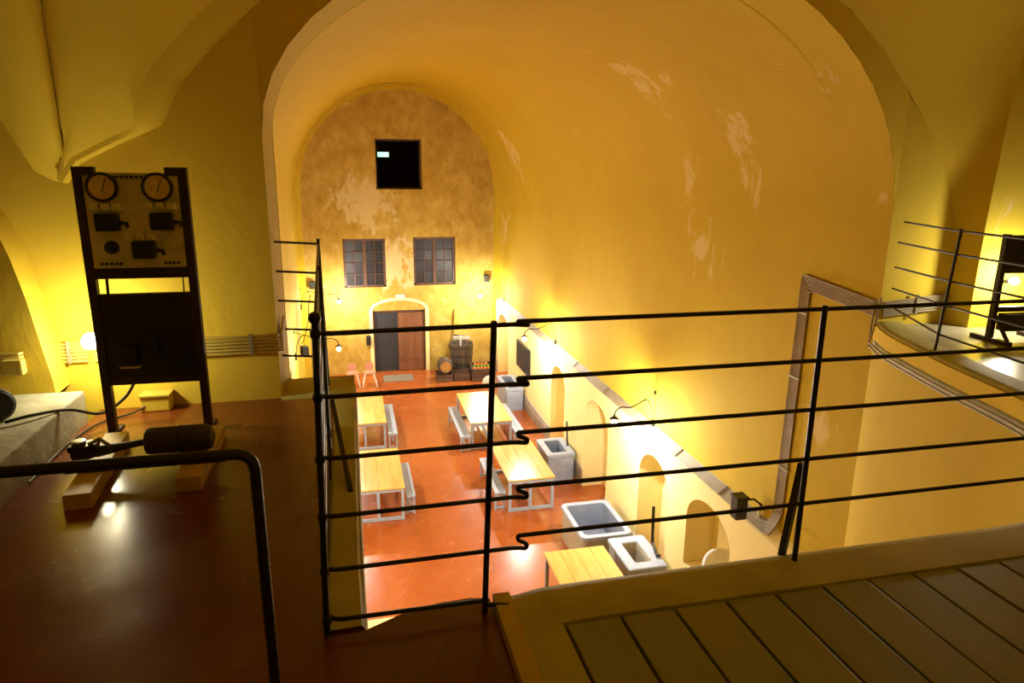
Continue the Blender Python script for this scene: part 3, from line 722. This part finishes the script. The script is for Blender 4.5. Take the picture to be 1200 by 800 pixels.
# ================================================================== SWITCHBOARD
def switchboard(label, loc, rz):
    t = thing('switchboard_stand', label, 'switchboard', loc, rz)
    W, H = .56, 1.50
    for sx in (-1, 1): MB().box((sx * (W / 2 - .022), 0, H / 2), (.045, .05, H), bev=.004).build('upright', 'rust', t)
    for z, hh in ((.93, .06), (.80, .03), (.315, .05)): MB().box((0, 0, z), (W - .09, .04, hh), bev=.003).build('cross_bar', 'rust', t)
    for sx in (-1, 1): MB().box((sx * .215, -.01, H - .022), (.085, .05, .045), bev=.003).build('corner_bracket', 'rust', t)
    pn = MB().box((0, -.005, 1.215), (W - .09, .03, .51), bev=.004).build('panel', 'marble', t)
    yf = -.022
    ry = Matrix.Rotation(math.pi / 2, 3, 'X')
    for x in (-.135, .135):
        d = MB().lathe([(.075, 0), (.078, .015), (.078, .04), (.066, .046), (.064, .034)], 28, (x, yf, 1.395), ry).build('gauge', 'bakelite', pn, smooth=True)
        MB().lathe([(.063, .036), (.063, .037)], 28, (x, yf, 1.395), ry).build('gauge_face', 'dialface', pn)
        MB().bar((x, yf - .04, 1.37), (x + .025, yf - .04, 1.44), .004, .003).build('needle', 'iron', pn)
    for cx0, cz in ((-.135, 1.292), (.135, 1.298), (.02, 1.13)):
        for k in (-1, 0, 1):
            f = MB(); f.box((cx0 + k * .054, yf - .014, cz), (.04, .03, .036), bev=.004); f.box((cx0 + k * .054 + .027, yf - .006, cz - .012), (.014, .012, .014)); f.build('fuse_holder', 'porcelain', pn)
            MB().lathe([(.010, 0), (.010, .006)], 10, (cx0 + k * .054, yf - .029, cz - .003), ry).build('fuse_cap', 'marble', pn)
    for cx0, cz in ((-.13, 1.212), (.14, 1.215), (.035, 1.062)):
        MB().box((cx0, yf - .03, cz), (.115, .06, .095), bev=.012).build('switch_box', 'bakelite', pn)
        MB().tube([(cx0 + .06, yf - .03, cz - .005), (cx0 + .095, yf - .03, cz - .008), (cx0 + .095, yf - .03, cz - .03)], .011, 8).build('switch_lever', 'bakelite', pn)
    MB().lathe([(.036, 0), (.036, .02), (.02, .03), (.015, .045)], 18, (-.13, yf, 1.075), ry).build('knob', 'bakelite', pn, smooth=True)
    MB().lathe([(.034, 0), (.034, .012), (.024, .013)], 18, (.165, yf, 1.085), ry).build('meter', 'marble', pn, smooth=True)
    for k in range(8): MB().lathe([(.008, 0), (.008, .014)], 8, (-.088 + k * .024, yf, 1.448), ry).build('terminal', 'bakelite', pn)
    for k in range(4): MB().lathe([(.008, 0), (.008, .014)], 8, (.13 + k * .022, yf, .985), ry).build('terminal', 'bakelite', pn)
    for k in range(5): MB().lathe([(.008, 0), (.008, .014)], 8, (-.19 + k * .024, yf, .985), ry).build('terminal', 'bakelite', pn)
    MB().tube([(-.19, 0, .80), (-.185, 0, .93)], .008, 6).build('rod', 'iron', t); MB().tube([(.20, 0, .80), (.205, 0, .93)], .004, 6).build('rod', 'iron', t)
    lp = MB().box((0, .0, .565), (W - .085, .03, .46), bev=.004).build('lower_panel', 'sheet', t)
    for x, z, w_, h_ in ((-.12, .46, .10, .11), (0, .52, .09, .13), (.14, .47, .11, .14)): MB().box((x, -.03, z), (w_, .04, h_), bev=.006).build('relay_box', 'bakelite', lp)
    MB().box((-.12, -.018, .395), (.11, .012, .014)).build('name_strip', 'marble', lp)
    for sx in (-1, 1): MB().box((sx * (W / 2 - .022), .03, .008), (.06, .14, .016)).build('foot', 'rust', t)
    return t
sb = switchboard('tall dark framed switchboard with two round gauges on the left', (-1.135, 4.15, ZG), .0)
_sp = hit(1171, 338, Y=5.0)
rk = thing('iron_rack', 'low black iron rack with dark top panel on the right balcony', 'rack', (_sp.x + .26, 5.0, ZG), -.06)
for sx in (-1, 1):
    MB().box((sx * .26, 0, .495), (.05, .05, .99), bev=.004).build('upright', 'rust', rk)
    MB().box((sx * .26, -.02, .02), (.055, .42, .04), bev=.004).build('foot', 'rust', rk)
    MB().bar((sx * .26, -.2, .04), (sx * .26, -.01, .26), .03, .02).build('strut', 'rust', rk)
MB().box((0, 0, .83), (.47, .035, .30), bev=.004).build('top_panel', 'sheet', rk)
for z in (.66, .30): MB().box((0, 0, z), (.47, .04, .05), bev=.003).build('cross_bar', 'rust', rk)
MB().box((.0, -.06, .19), (.44, .10, .16), bev=.01).build('low_box', 'sheet', rk)

# bare bulbs on the gallery
def bare_bulb(label, base, tip, mat, r):
    base, tip = Vector(base), Vector(tip); t = thing('bare_bulb_lamp', label, 'lamp', base)
    d = tip - base; q = d.to_track_quat('Z', 'Y').to_matrix()
    MB().lathe([(.04, 0), (.04, .012), (.022, .02), (.022, d.length * .55), (.016, d.length * .6)], 14, (0, 0, 0), q).build('socket', 'bakelite', t, smooth=True)
    L_ = d.length * .58
    MB().lathe([(.012, L_), (.018, L_ + .2 * r), (r, L_ + 1.4 * r), (r * .9, L_ + 2 * r), (r * .45, L_ + 2.5 * r), (.004, L_ + 2.62 * r)], 16, (0, 0, 0), q).build('bulb', mat, t, smooth=True)
    return t
bp = hit(101, 404, Y=4.26)
bare_bulb('glowing bare bulb on the wall just left of the switchboard', (-1.53, 4.595, bp.z), (bp.x, 4.30, bp.z), 'bulb_left', .05)
bare_bulb('bright bulb on the wall behind the iron rack on the balcony', (6.30, 5.49, 6.17), tuple(hit(1194, 329, Y=5.25)), 'bulb_right', .036)

# ================================================================== HALL LAMPS
def gooseneck(label, Y, xw, xb, zb, bracket=False):
    s = 1 if xb < xw else -1; L_ = abs(xw - xb)
    t = thing('gooseneck_lamp', label, 'lamp', (xw, Y, 2.74), 0, 'gooseneck lamps along the hall walls')
    z0 = zb - 2.74
    f = lambda u, z: (-s * u * L_, 0, z)
    MB().box(f(.02, .02), (.05, .10, .18), bev=.01).build('wall_plate', 'iron', t)
    MB().tube(catmull([f(.03, .02), f(.06, .22 + z0 * .5), f(.2, .36 + z0), f(.42, .30 + z0), f(.62, .24 + z0), f(.82, .26 + z0), f(.96, .20 + z0), f(1, .10 + z0)], 6), .012, 8).build('arm', 'iron', t, smooth=True)
    MB().tube([f(.45, .295 + z0), f(.02, .62)], .006, 6).build('stay_rod', 'iron', t)
    MB().box(f(.015, .63), (.03, .05, .06)).build('stay_plate', 'iron', t)
    MB().lathe([(.014, .12), (.024, .10), (.026, .045), (.018, .048)], 12, f(1, z0)).build('socket', 'iron', t, smooth=True)
    MB().lathe([(.026, .085), (.045, .08), (.085, .052), (.083, .050), (.043, .074), (.024, .078)], 20, f(1, z0)).build('shade', 'bakelite', t, smooth=True)
    MB().lathe([(.016, .045), (.028, .03), (.046, -.01), (.044, -.035), (.024, -.060), (.004, -.066)], 14, f(1, z0)).build('bulb', 'bulb_hall', t, smooth=True)
    return t
gooseneck('gooseneck wall lamp with glowing bulb nearest on the right hall wall', 10.75, XR, 4.43, 2.88)
gooseneck('gooseneck wall lamp with glowing bulb beside the dark wall screen', 16.9, XR, 4.33, 2.92)
gooseneck('gooseneck wall lamp in the far right corner above the tub', 23.2, XR, 4.32, 2.95)
q = hit(397, 353, Y=23.2); gooseneck('gooseneck wall lamp in the far left corner under the small speaker', 23.2, -1.72, q.x, q.z)
q = hit(397, 408, Y=16.8); gooseneck('gooseneck wall lamp on the left hall wall behind the railing bars', 16.8, -1.45, q.x, q.z)
gooseneck('gooseneck wall lamp on the left hall wall hidden under the gallery edge', 10.75, -1.22, -.45, 2.9)

# lantern, speakers, screen etc.
def speaker(label, loc, rz, s=(.2, .16, .26)):
    t = thing('wall_speaker', label, 'speaker', loc, rz)
    MB().box((0, 0, 0), s, bev=.012).build('cabinet', 'bakelite', t); MB().box((0, -s[1] / 2 - .004, 0), (s[0] * .85, .01, s[2] * .88)).build('grille', 'iron', t)
    MB().box((0, s[1] / 2 + .03, 0), (.04, .07, .04)).build('bracket', 'iron', t)
p = hit(570, 326, Y=24.25); speaker('small black speaker high on the end wall at far right', (p.x, 24.24, p.z), 0)
p = hit(366, 334, Y=24.25); speaker('small black speaker high on the end wall at far left', (p.x, 24.24, p.z), 0)
p = hit(357, 411, Y=20.7); speaker('tilted black speaker on the left hall wall behind the railing', (-1.5, 20.7, p.z), math.pi / 2 + .35, (.26, .18, .3))
t = tag(MB().tube(catmull([hit(364, 345, Y=21.5), hit(362, 355, Y=21.3), hit(361, 375, Y=21), hit(357, 395, Y=20.8), hit(354, 403, Y=20.7)], 5), .014, 6).build('speaker_cable', 'iron', smooth=True), 'black cable hanging down to the tilted speaker on the left wall', 'cable')
lan = thing('wall_lantern', 'small black box lantern on the right hall wall above the nearest niche', 'lantern', hit(892, 600, X=XR))
MB().box((-.33, .02, .10), (.16, .16, .30), bev=.015).build('housing', 'bakelite', lan)
MB().box((-.33, .02, .26), (.18, .18, .03), bev=.006).build('cap', 'iron', lan)
MB().tube([(0, 0, .1), (-.12, .01, .2), (-.25, .02, .2)], .014, 8).build('bracket', 'iron', lan)
MB().tube([(-.03, 0, .1), (-.03, 0, -.45)], .018, 8).build('pipe', 'porcelain', lan, smooth=True)
for z in (-.1, -.3): MB().box((-.03, 0, z), (.06, .07, .05), bev=.008).build('pipe_clamp', 'porcelain', lan)
sc = thing('wall_screen', 'flat dark screen on the right hall wall under the middle lamp', 'screen', (XL, 19.65, 1.62))
MB().box((-.05, 0, 0), (.06, 1.5, .82), bev=.01).build('housing', 'bakelite', sc); MB().box((-.084, 0, 0), (.006, 1.42, .74)).build('panel', 'screen', sc); MB().box((-.01, 0, 0), (.03, .3, .3)).build('wall_mount', 'iron', sc)
pl = tag(MB().box(tuple(hit(469, 347, Y=24.37)), (.34, .03, .13), bev=.008).build('wall_plaque', 'sack'), 'small grey plaque on the end wall above the door arch', 'plaque')
p = hit(432, 399, Y=24.3)
mbx = thing('wall_box', 'small black box on the end wall left of the door', 'box', (p.x, 24.33, p.z))
MB().box((0, 0, 0), (.16, .12, .34), bev=.012).build('body', 'bakelite', mbx); MB().box((0, -.065, .06), (.1, .012, .12)).build('lid', 'iron', mbx)

# ================================================================== TABLES AND BENCHES
def table(label, x0, x1, y0, y1):
    W_, L_ = x1 - x0, y1 - y0; t = thing('trestle_table', label, 'table', ((x0 + x1) / 2, (y0 + y1) / 2, 0), 0, 'tables in the hall')
    n = 4; wd = W_ / n
    for k in range(n): MB().box((-W_ / 2 + (k + .5) * wd, 0, .745), (wd - .004, L_, .035), bev=.004).build('tabletop_board', 'top', t)
    for sx in (-1, 1):
        for sy in (-1, 1): MB().box((sx * (W_ / 2 - .05), sy * (L_ / 2 - .06), .364), (.06, .06, .725)).build('leg', 'grey', t)
        MB().box((sx * (W_ / 2 - .05), 0, .695), (.045, L_ - .18, .06)).build('side_rail', 'grey', t)
    for sy in (-1, 1):
        MB().box((0, sy * (L_ / 2 - .06), .69), (W_ - .16, .05, .07)).build('end_rail', 'grey', t)
        MB().box((0, sy * (L_ / 2 - .06), .04), (W_ - .16, .06, .06)).build('foot_rail', 'grey', t)
        MB().box((-.02, sy * (L_ / 2 - .06), .36), (.06, .05, .58)).build('end_strut', 'grey', t)
    MB().box((-.02, 0, .18), (.05, L_ - .17, .06)).build('stretcher', 'grey', t)
    return t
table('pine topped grey table at far right near the tub', 2.84, 3.98, 16.65, 19.2)
table('pine topped grey table at middle right below the lamp glow', 3.05, 4.10, 13.1, 15.2)
table('pine tabletop nearest the viewer cut off by the gallery sill', 3.02, 4.12, 8.1, 10.22)
table('pine topped grey table at far left near the stools', -.38, .70, 17.2, 19.5)
table('pine topped grey table at near left under the gallery railing', -.20, .87, 13.27, 15.4)
def bench(label, x0, x1, y0, y1):
    W_, L_ = x1 - x0, y1 - y0; t = thing('bench', label, 'bench', ((x0 + x1) / 2, (y0 + y1) / 2, 0), 0, 'benches beside the tables')
    for k in (-1, 1): MB().box((k * W_ / 4, 0, .435), (W_ / 2 - .006, L_, .035), bev=.004).build('seat_board', 'grey', t)
    for sx in (-1, 1):
        for sy in (-1, 1): MB().box((sx * (W_ / 2 - .03), sy * (L_ / 2 - .1), .209), (.045, .045, .417)).build('leg', 'grey', t)
    for sy in (-1, 1):
        MB().box((0, sy * (L_ / 2 - .1), .39), (W_ - .1, .04, .05)).build('end_rail', 'grey', t); MB().box((0, sy * (L_ / 2 - .1), .06), (W_ - .1, .04, .04)).build('foot_rail', 'grey', t)
    MB().box((0, 0, .2), (.04, L_ - .24, .04)).build('stretcher', 'grey', t)
bench('grey bench on the aisle side of the far right table', 2.55, 2.82, 16.5, 18.9)
bench('grey bench under the wall side of the far right table', 4.02, 4.30, 16.6, 18.9)
bench('grey bench tucked by the aisle side of the middle right table', 2.78, 3.03, 13.2, 15.1)
bench('grey bench beside the far left table towards the aisle', .73, .98, 17.1, 19.5)
bench('grey bench beside the near left table towards the aisle', .90, 1.10, 13.45, 15.2)

# ================================================================== BASINS
def basin(label, x0, x1, y0, y1, h, wall_, rnd, side='stone', inn='basin_in', depth=.5):
    t = thing('stone_basin', label, 'basin', ((x0 + x1) / 2, (y0 + y1) / 2, 0)); W_, L_ = (x1 - x0) / 2, (y1 - y0) / 2
    def ring(o, z, r):
        r = max(r, .01); out = []
        for cx_, cy_, a0 in ((W_ - o - r, L_ - o - r, 0), (-(W_ - o - r), L_ - o - r, 90), (-(W_ - o - r), -(L_ - o - r), 180), (W_ - o - r, -(L_ - o - r), 270)):
            for k in range(5): a = math.radians(a0 + 90 * k / 4); out.append((cx_ + r * math.cos(a), cy_ + r * math.sin(a), z))
        return out + [out[0]]
    MB().grid([ring(.03, 0, rnd * .8), ring(.02, h - .1, rnd)]).build('body', side, t, smooth=True)
    MB().grid([ring(.02, h - .1, rnd), ring(0, h - .08, rnd), ring(0, h - .015, rnd), ring(.015, h, rnd), ring(wall_ - .015, h, rnd * .7), ring(wall_, h - .02, rnd * .7)]).build('rim', 'stone', t, smooth=True)
    g_ = MB(); g_.grid([ring(wall_, h - .02, rnd * .7), ring(wall_ + .05, h - depth, rnd * .6)]); g_.quad(*ring(wall_ + .05, h - depth, rnd * .6)[:-1]); g_.build('lining', inn, t, smooth=True)
    return t
basin('large grey trough basin with rounded rim beside the niche', 3.86, 4.86, 10.62, 12.0, .70, .10, .12, 'basin_side')
basin('square grey sink block with a deep hole beside the nearest table', 4.30, 5.0, 9.45, 10.5, .72, .2, .05, 'stone', 'dado')
basin('small grey sink block by the wall behind the middle right table', 4.28, 4.98, 14.35, 15.4, .70, .16, .05)
basin('far grey sink block against the right wall beyond the far table', 4.42, 5.0, 19.4, 20.9, .72, .14, .05)
lv = thing('lever_handle', 'dark lever bar leaning on the wall behind the square sink', 'lever', (4.98, 9.95, .752))
MB().tube([(-.06, -.25, .0), (-.05, 0, .12), (-.01, .12, .75)], .03, 8).build('bar', 'iron', lv, smooth=True); MB().lathe([(.03, -.02), (.03, .02)], 10, (-.03, -.25, .01)).build('pivot', 'iron', lv)
lv = thing('lever_handle', 'short dark lever standing at the small sink behind the middle table', 'lever', (4.95, 15.0, .708))
MB().tube([(-.02, -.15, -.005), (.0, .02, .55)], .022, 8).build('bar', 'iron', lv, smooth=True); MB().lathe([(.03, -.015), (.03, .02)], 10, (-.02, -.15, .01)).build('pivot', 'iron', lv)
# millstone wheel in the near niche
wh = thing('millstone', 'round beige millstone standing in the nearest arched niche', 'millstone', (5.30, 8.35, 1.02))
MB().lathe([(.06, -.06), (.27, -.06), (.29, -.04), (.29, .04), (.27, .06), (.06, .06)], 28, (0, 0, .29), Matrix.Rotation(math.radians(62), 3, 'X')).build('disc', 'sack', wh, smooth=True)
MB().lathe([(.05, -.12), (.05, .12)], 14, (0, 0, .29), Matrix.Rotation(math.radians(62), 3, 'X')).build('axle', 'crate', wh)

# ================================================================== STOOLS, TUB, KEG, CRATES
def stool(label, x, y):
    t = thing('peasant_chair', label, 'chair', (x, y, 0), 0, 'wooden chairs by the end wall')
    MB().lathe([(.21, .0), (.235, .012), (.235, .03), (.21, .045)], 8, (0, 0, .44)).build('seat', 'stoolwood', t)
    bk = MB(); outl = [(-.10, 0), (.10, 0), (.15, .14), (.11, .25), (0, .28), (-.11, .25), (-.15, .14)]
    bk.quad(*[(a, .17 + z * .2, .48 + z) for a, z in outl]); bk.quad(*[(a, .20 + z * .2, .48 + z) for a, z in outl][::-1])
    for (a, z), (a2, z2) in zip(outl, outl[1:] + outl[:1]): bk.quad((a, .17 + z * .2, .48 + z), (a2, .17 + z2 * .2, .48 + z2), (a2, .20 + z2 * .2, .48 + z2), (a, .20 + z * .2, .48 + z))
    bk.build('backrest', 'stoolwood', t)
    for sx in (-1, 1):
        for sy in (-1, 1): MB().tube([(sx * .24, sy * .22, 0), (sx * .13, sy * .12, .45)], [.020, .026], 8).build('leg', 'white', t)
stool('reddish wooden chair with splayed white legs left of the other', -.15, 22.95)
stool('reddish wooden chair with splayed white legs nearer the door', .42, 22.95)
tag(MB().box((1.43, 23.55, .008), (1.05, .78, .016), bev=.005).build('door_mat', 'mat'), 'grey doormat on the red floor before the door', 'mat')
tb = thing('wooden_tub', 'large dark open wooden tub on the crates by the end wall', 'tub', (3.72, 23.72, .30))
st = MB(); N_ = 18
prof = [(.38, 0), (.44, .85)]
for k in range(N_):
    a0, a1 = 2 * math.pi * (k + .04) / N_, 2 * math.pi * (k + .96) / N_; s_ = MB(); ri = .035
    v = []
    for r, z in prof:
        for rr_, a in ((r, a0), (r, a1), (r - ri, a1), (r - ri, a0)): v.append((rr_ * math.cos(a), rr_ * math.sin(a), z))
    s_.add(v, [(0, 1, 5, 4), (1, 2, 6, 5), (2, 3, 7, 6), (3, 0, 4, 7), (4, 5, 6, 7), (0, 3, 2, 1)]); s_.build('stave', 'barrel', tb)
for z in (.12, .42, .72):
    r = lerp(.38, .44, z / .85) + .002; MB().lathe([(r - .004, -.025), (r + .008, -.025), (r + .010, .025), (r - .004, .025)], 24, (0, 0, z)).build('hoop', 'hoop', tb)
MB().lathe([(.36, .02), (.36, .05)], 20).build('bottom', 'barrel', tb)
pk = tag(MB().tube([(3.68, 23.6, .36), (3.68, 23.62, 1.45)], .03, 8).build('tub_paddle', 'sack'), 'pale stick standing upright in the wooden tub', 'paddle')
kg = thing('keg', 'small amber wooden keg in front of the tub', 'keg', (3.03, 23.1, .26))
ry = Matrix.Rotation(math.pi / 2, 3, 'X')
MB().lathe([(.17, -.27), (.205, -.15), (.22, 0), (.205, .15), (.17, .27)], 22, (0, 0, .22), ry).build('body', 'barrel', kg, smooth=True)
for z in (-.2, -.08, .08, .2): MB().lathe([(.188 + (.2 - abs(z)) * .18, -.02), (.195 + (.2 - abs(z)) * .18, 0), (.188 + (.2 - abs(z)) * .18, .02)], 22, (0, -z, .22), ry).build('hoop', 'hoop', kg)
MB().lathe([(.155, 0), (.155, .012)], 22, (0, -.262, .22), ry).build('head', 'keg', kg)
MB().tube([(0, -.27, .12), (0, -.36, .12), (0, -.36, .08)], .014, 8).build('tap', 'hub', kg)
def crate(label, x, y, z, w_, d_, h_, mat='crate'):
    t = thing('wooden_crate', label, 'crate', (x, y, z))
    for sy in (-1, 1):
        for k in range(2): MB().box((0, sy * (d_ / 2 - .01), (k + .5) * h_ / 2), (w_, .02, h_ / 2 - .015)).build('slat', mat, t)
    for sx in (-1, 1):
        for k in range(2): MB().box((sx * (w_ / 2 - .01), 0, (k + .5) * h_ / 2), (.02, d_ - .045, h_ / 2 - .015)).build('slat', mat, t)
        for sy in (-1, 1): MB().box((sx * (w_ / 2 - .035), sy * (d_ / 2 - .036), h_ / 2), (.03, .03, h_)).build('corner_post', mat, t)
    MB().box((0, 0, .012), (w_ - .05, d_ - .05, .02)).build('bottom', mat, t)
    return t
crate('dark wooden crate on the floor carrying the keg', 3.0, 23.1, 0, .56, .62, .26)
crate('dark wooden crate under the large tub', 3.72, 23.72, 0, .82, .80, .30)
crate('dark wooden crate on the floor under the fruit crate', 4.30, 22.9, 0, .74, .56, .28)
vc = crate('open crate of orange and green vegetables right of the tub', 4.30, 22.93, .352, .72, .5, .16); vc.rotation_euler = (.28, 0, 0)
MB().box((0, .19, -.045), (.60, .06, .07)).build('wedge', 'crate', vc)
def vg(lx, ly, lz):
    c, s_ = math.cos(.28), math.sin(.28); return (4.30 + lx, 22.93 + ly * c - lz * s_, .352 + ly * s_ + lz * c)
crate('long low brown box on the floor in front of the tub', 3.60, 22.95, 0, .56, .30, .26)
def produce(name, x, y, z, r, mat, label, grp):
    t = thing(name, label, 'vegetable', (x, y, z), random.uniform(0, 6), grp)
    n = 10; b = MB(); rows = []
    pr_ = [(.02, .92), (.35, .98), (.8, .72), (1, .15), (.9, -.45), (.5, -.85), (.02, -.95)]
    b2 = MB(); v = []; f = []
    for a_, z_ in pr_:
        for j in range(n): a = 2 * math.pi * j / n; k = 1 - .06 * (j % 2); v.append((a_ * r * k * math.cos(a), a_ * r * k * math.sin(a), z_ * r * .85))
    for i in range(len(pr_) - 1):
        for j in range(n): f.append((i * n + j, i * n + (j + 1) % n, (i + 1) * n + (j + 1) % n, (i + 1) * n + j))
    b2.add(v, f); b2.build('flesh', mat, t, smooth=True); MB().tube([(0, 0, r * .75), (.005, 0, r * 1.05)], r * .1, 6).build('stem', 'green', t)
for k in range(5): produce('pumpkin', *vg(-.25 + k * .125, -.15, .13), .06, 'orange', 'small orange pumpkin in the front row of the open crate', 'orange vegetables in the crate')
for k in range(5): produce('gourd', *vg(-.25 + k * .125, -.02, .14), .06, 'green', 'round green gourd in the middle of the open crate', 'green vegetables in the crate')
for k in range(4): produce('pumpkin', *vg(-.20 + k * .13, .12, .14), .06, 'orange' , 'orange pumpkin in the back row of the open crate', 'orange vegetables at the back of the crate')
sk = MB(); sk.lathe([(.03, 0), (.20, .0), (.25, .10), (.22, .22), (.13, .32), (.04, .36)], 14, (4.42, 22.05, 0)); tag(sk.build('sack', 'sack', smooth=True), 'pale full sack on the floor beyond the far right table', 'sack')
# plaster hopper over the tub
hp = thing('hopper', 'tapered plaster hood with grey foot on the end wall above the tub', 'hood', (3.62, YF, 1.5))
a0, a1, a2, a3 = hit(532, 362, Y=YF), hit(559, 360, Y=YF), hit(549, 392, Y=YF), hit(531, 390, Y=YF)
b = MB(); dy0, dy1 = .10, .16
P_ = lambda p, d: (p.x - 3.62, -d, p.z - 1.5)
fr = [P_(a0, dy0), P_(a1, dy0), P_(a2, dy1), P_(a3, dy1)]; bk = [P_(p, 0) for p in (a0, a1, a2, a3)]
b.add(fr + bk, [(0, 1, 2, 3), (4, 5, 1, 0), (5, 6, 2, 1), (6, 7, 3, 2), (7, 4, 0, 3)]); b.build('body', 'far', hp)
MB().box(((a2.x + a3.x) / 2 - 3.62, -.12, a2.z - 1.5 - .06), (a2.x - a3.x + .06, .24, .13), bev=.02).build('foot', 'dado', hp)

# ================================================================== GALLERY FLOOR THINGS
def timber(label, pa, pb_, w_, h_):
    a, c = Vector(pa), Vector(pb_); d = c - a
    o = MB().box((0, 0, h_ / 2), (w_, d.length, h_), bev=.004).build('timber_block', 'beam')
    o.location = ((a.x + c.x) / 2, (a.y + c.y) / 2, ZG); o.rotation_euler = (0, 0, math.atan2(d.y, d.x) - math.pi / 2)
    tag(o, label, 'timber', 'timber blocks under the old tool')
f1, f2 = hit(92, 597, Z=ZG), hit(140, 520, Z=ZG)
timber('pale timber block under the left end of the old tool', f1, (f2.x, 3.95, ZG), .115, .075)
f1 = hit(221, 576, Z=ZG); timber('pale timber block under the thick right end of the old tool', f1, (f1.x + .0, 3.95, ZG), .115, .075)
zt = ZG + .075
kg.scale = (1.25, 1.1, 1.25)
tl = thing('old_wooden_tool', 'dark wooden tool with thick cylinder head and handle lying on timber blocks', 'tool', (-1.0, 3.5, zt))
yy = 3.55
def loc(px, py): v = hit(px, py, Y=yy); return Vector((v.x + 1.0, yy - 3.5, v.z - zt))
A, B_ = loc(171, 508), loc(248, 505); rad = .068
A.z = B_.z = rad + .016
n_ = (B_ - A).normalized(); q = n_.to_track_quat('Z', 'Y').to_matrix(); Lc = (B_ - A).length
MB().lathe([(.03, -.005), (rad * .9, 0), (rad, .012), (rad, Lc * .5), (rad * 1.03, Lc * .52), (rad * 1.03, Lc * .9), (rad * .8, Lc), (.02, Lc + .012)], 24, A, q).build('cylinder', 'tool', tl, smooth=True)
MB().lathe([(rad * 1.04, 0), (rad * 1.06, .006), (rad * 1.04, .012)], 24, A + n_ * Lc * .5, q).build('band', 'iron', tl)
C_ = loc(112, 520); C_.z = .05
MB().tube([A + n_ * .01, lerp(A, C_, .4), lerp(A, C_, .75), C_], [.016, .018, .026, .03], 10).build('handle', 'tool', tl, smooth=True)
D_ = loc(84, 524); D_.z = .045
MB().tube([C_, lerp(C_, D_, .5), D_], [.028, .04, .036], 8).build('grip_block', 'tool', tl)
hd = MB(); mid_ = (C_ + D_) / 2
hd.box(mid_ + Vector((.0, -.0, .035)), (.12, .10, .03), bev=.006); hd.build('clamp', 'iron', tl)
MB().lathe([(.032, 0), (.032, .016), (.02, .018)], 14, mid_ + Vector((-.02, 0, .05))).build('ring', 'hub', tl)
MB().tube([mid_ + Vector((.03, -.02, .05)), mid_ + Vector((.08, -.02, .075)), mid_ + Vector((.12, -.01, .03))], .010, 8).build('strap', 'clip', tl)
bt = loc(68, 541); br_ = loc(248, 530)
tag(MB().box((-1.02, 3.42, zt + .008), (.72, .035, .014), bev=.003).build('thin_batten', 'tool'), 'thin dark batten lying across the timber blocks beside the tool', 'batten')
# floor cable, small block by the wall, wheel on the ledge
c1 = [(-1.30, 4.32, ZG + .25), (-1.36, 4.3, ZG + .16), (-1.47, 4.22, ZG + .10), (-1.57, 4.05, ZG + .19), (-1.68, 3.9, ZG + .22), (-1.78, 3.82, ZG + .216)]
tag(MB().tube(catmull(c1, 6), .009, 8).build('power_cable', 'iron', smooth=True), 'black cable drooping from the switchboard onto the concrete ledge', 'cable')
c2 = [(-1.28, 4.5, ZG + .05), (-1.38, 4.45, ZG + .012), (-1.52, 4.30, ZG + .010), (-1.575, 4.0, ZG + .010), (-1.575, 3.5, ZG + .010)]
tag(MB().tube(catmull(c2, 6), .006, 8).build('thin_cable', 'tool', smooth=True), 'thin dark cable lying on the red floor along the ledge', 'cable')
p = hit(161, 472, Y=4.55)
wb = thing('skirting_box', 'small yellow box at the wall foot behind the switchboard', 'box', (-1.25, 4.54, ZG))
MB().box((0, 0, .05), (.17, .11, .10), bev=.008).build('body', 'gallery', wb); MB().box((0, -.004, .104), (.18, .12, .01)).build('lid', 'stripe', wb)
p = hit(0, 475, X=-1.75)
wl = thing('small_wheel', 'dark rubber wheel on the concrete ledge cut by the left picture edge', 'wheel', tuple(hit(-2, 493, Z=5.896)), .5)
MB().lathe([(.045, -.03), (.075, -.032), (.088, -.02), (.088, .02), (.075, .032), (.045, .03)], 24, (0, 0, .088), ry).build('tyre', 'tyre', wl, smooth=True)
MB().lathe([(.012, -.02), (.05, -.016), (.05, .016), (.012, .02)], 18, (0, 0, .088), ry).build('hub', 'hub', wl, smooth=True)
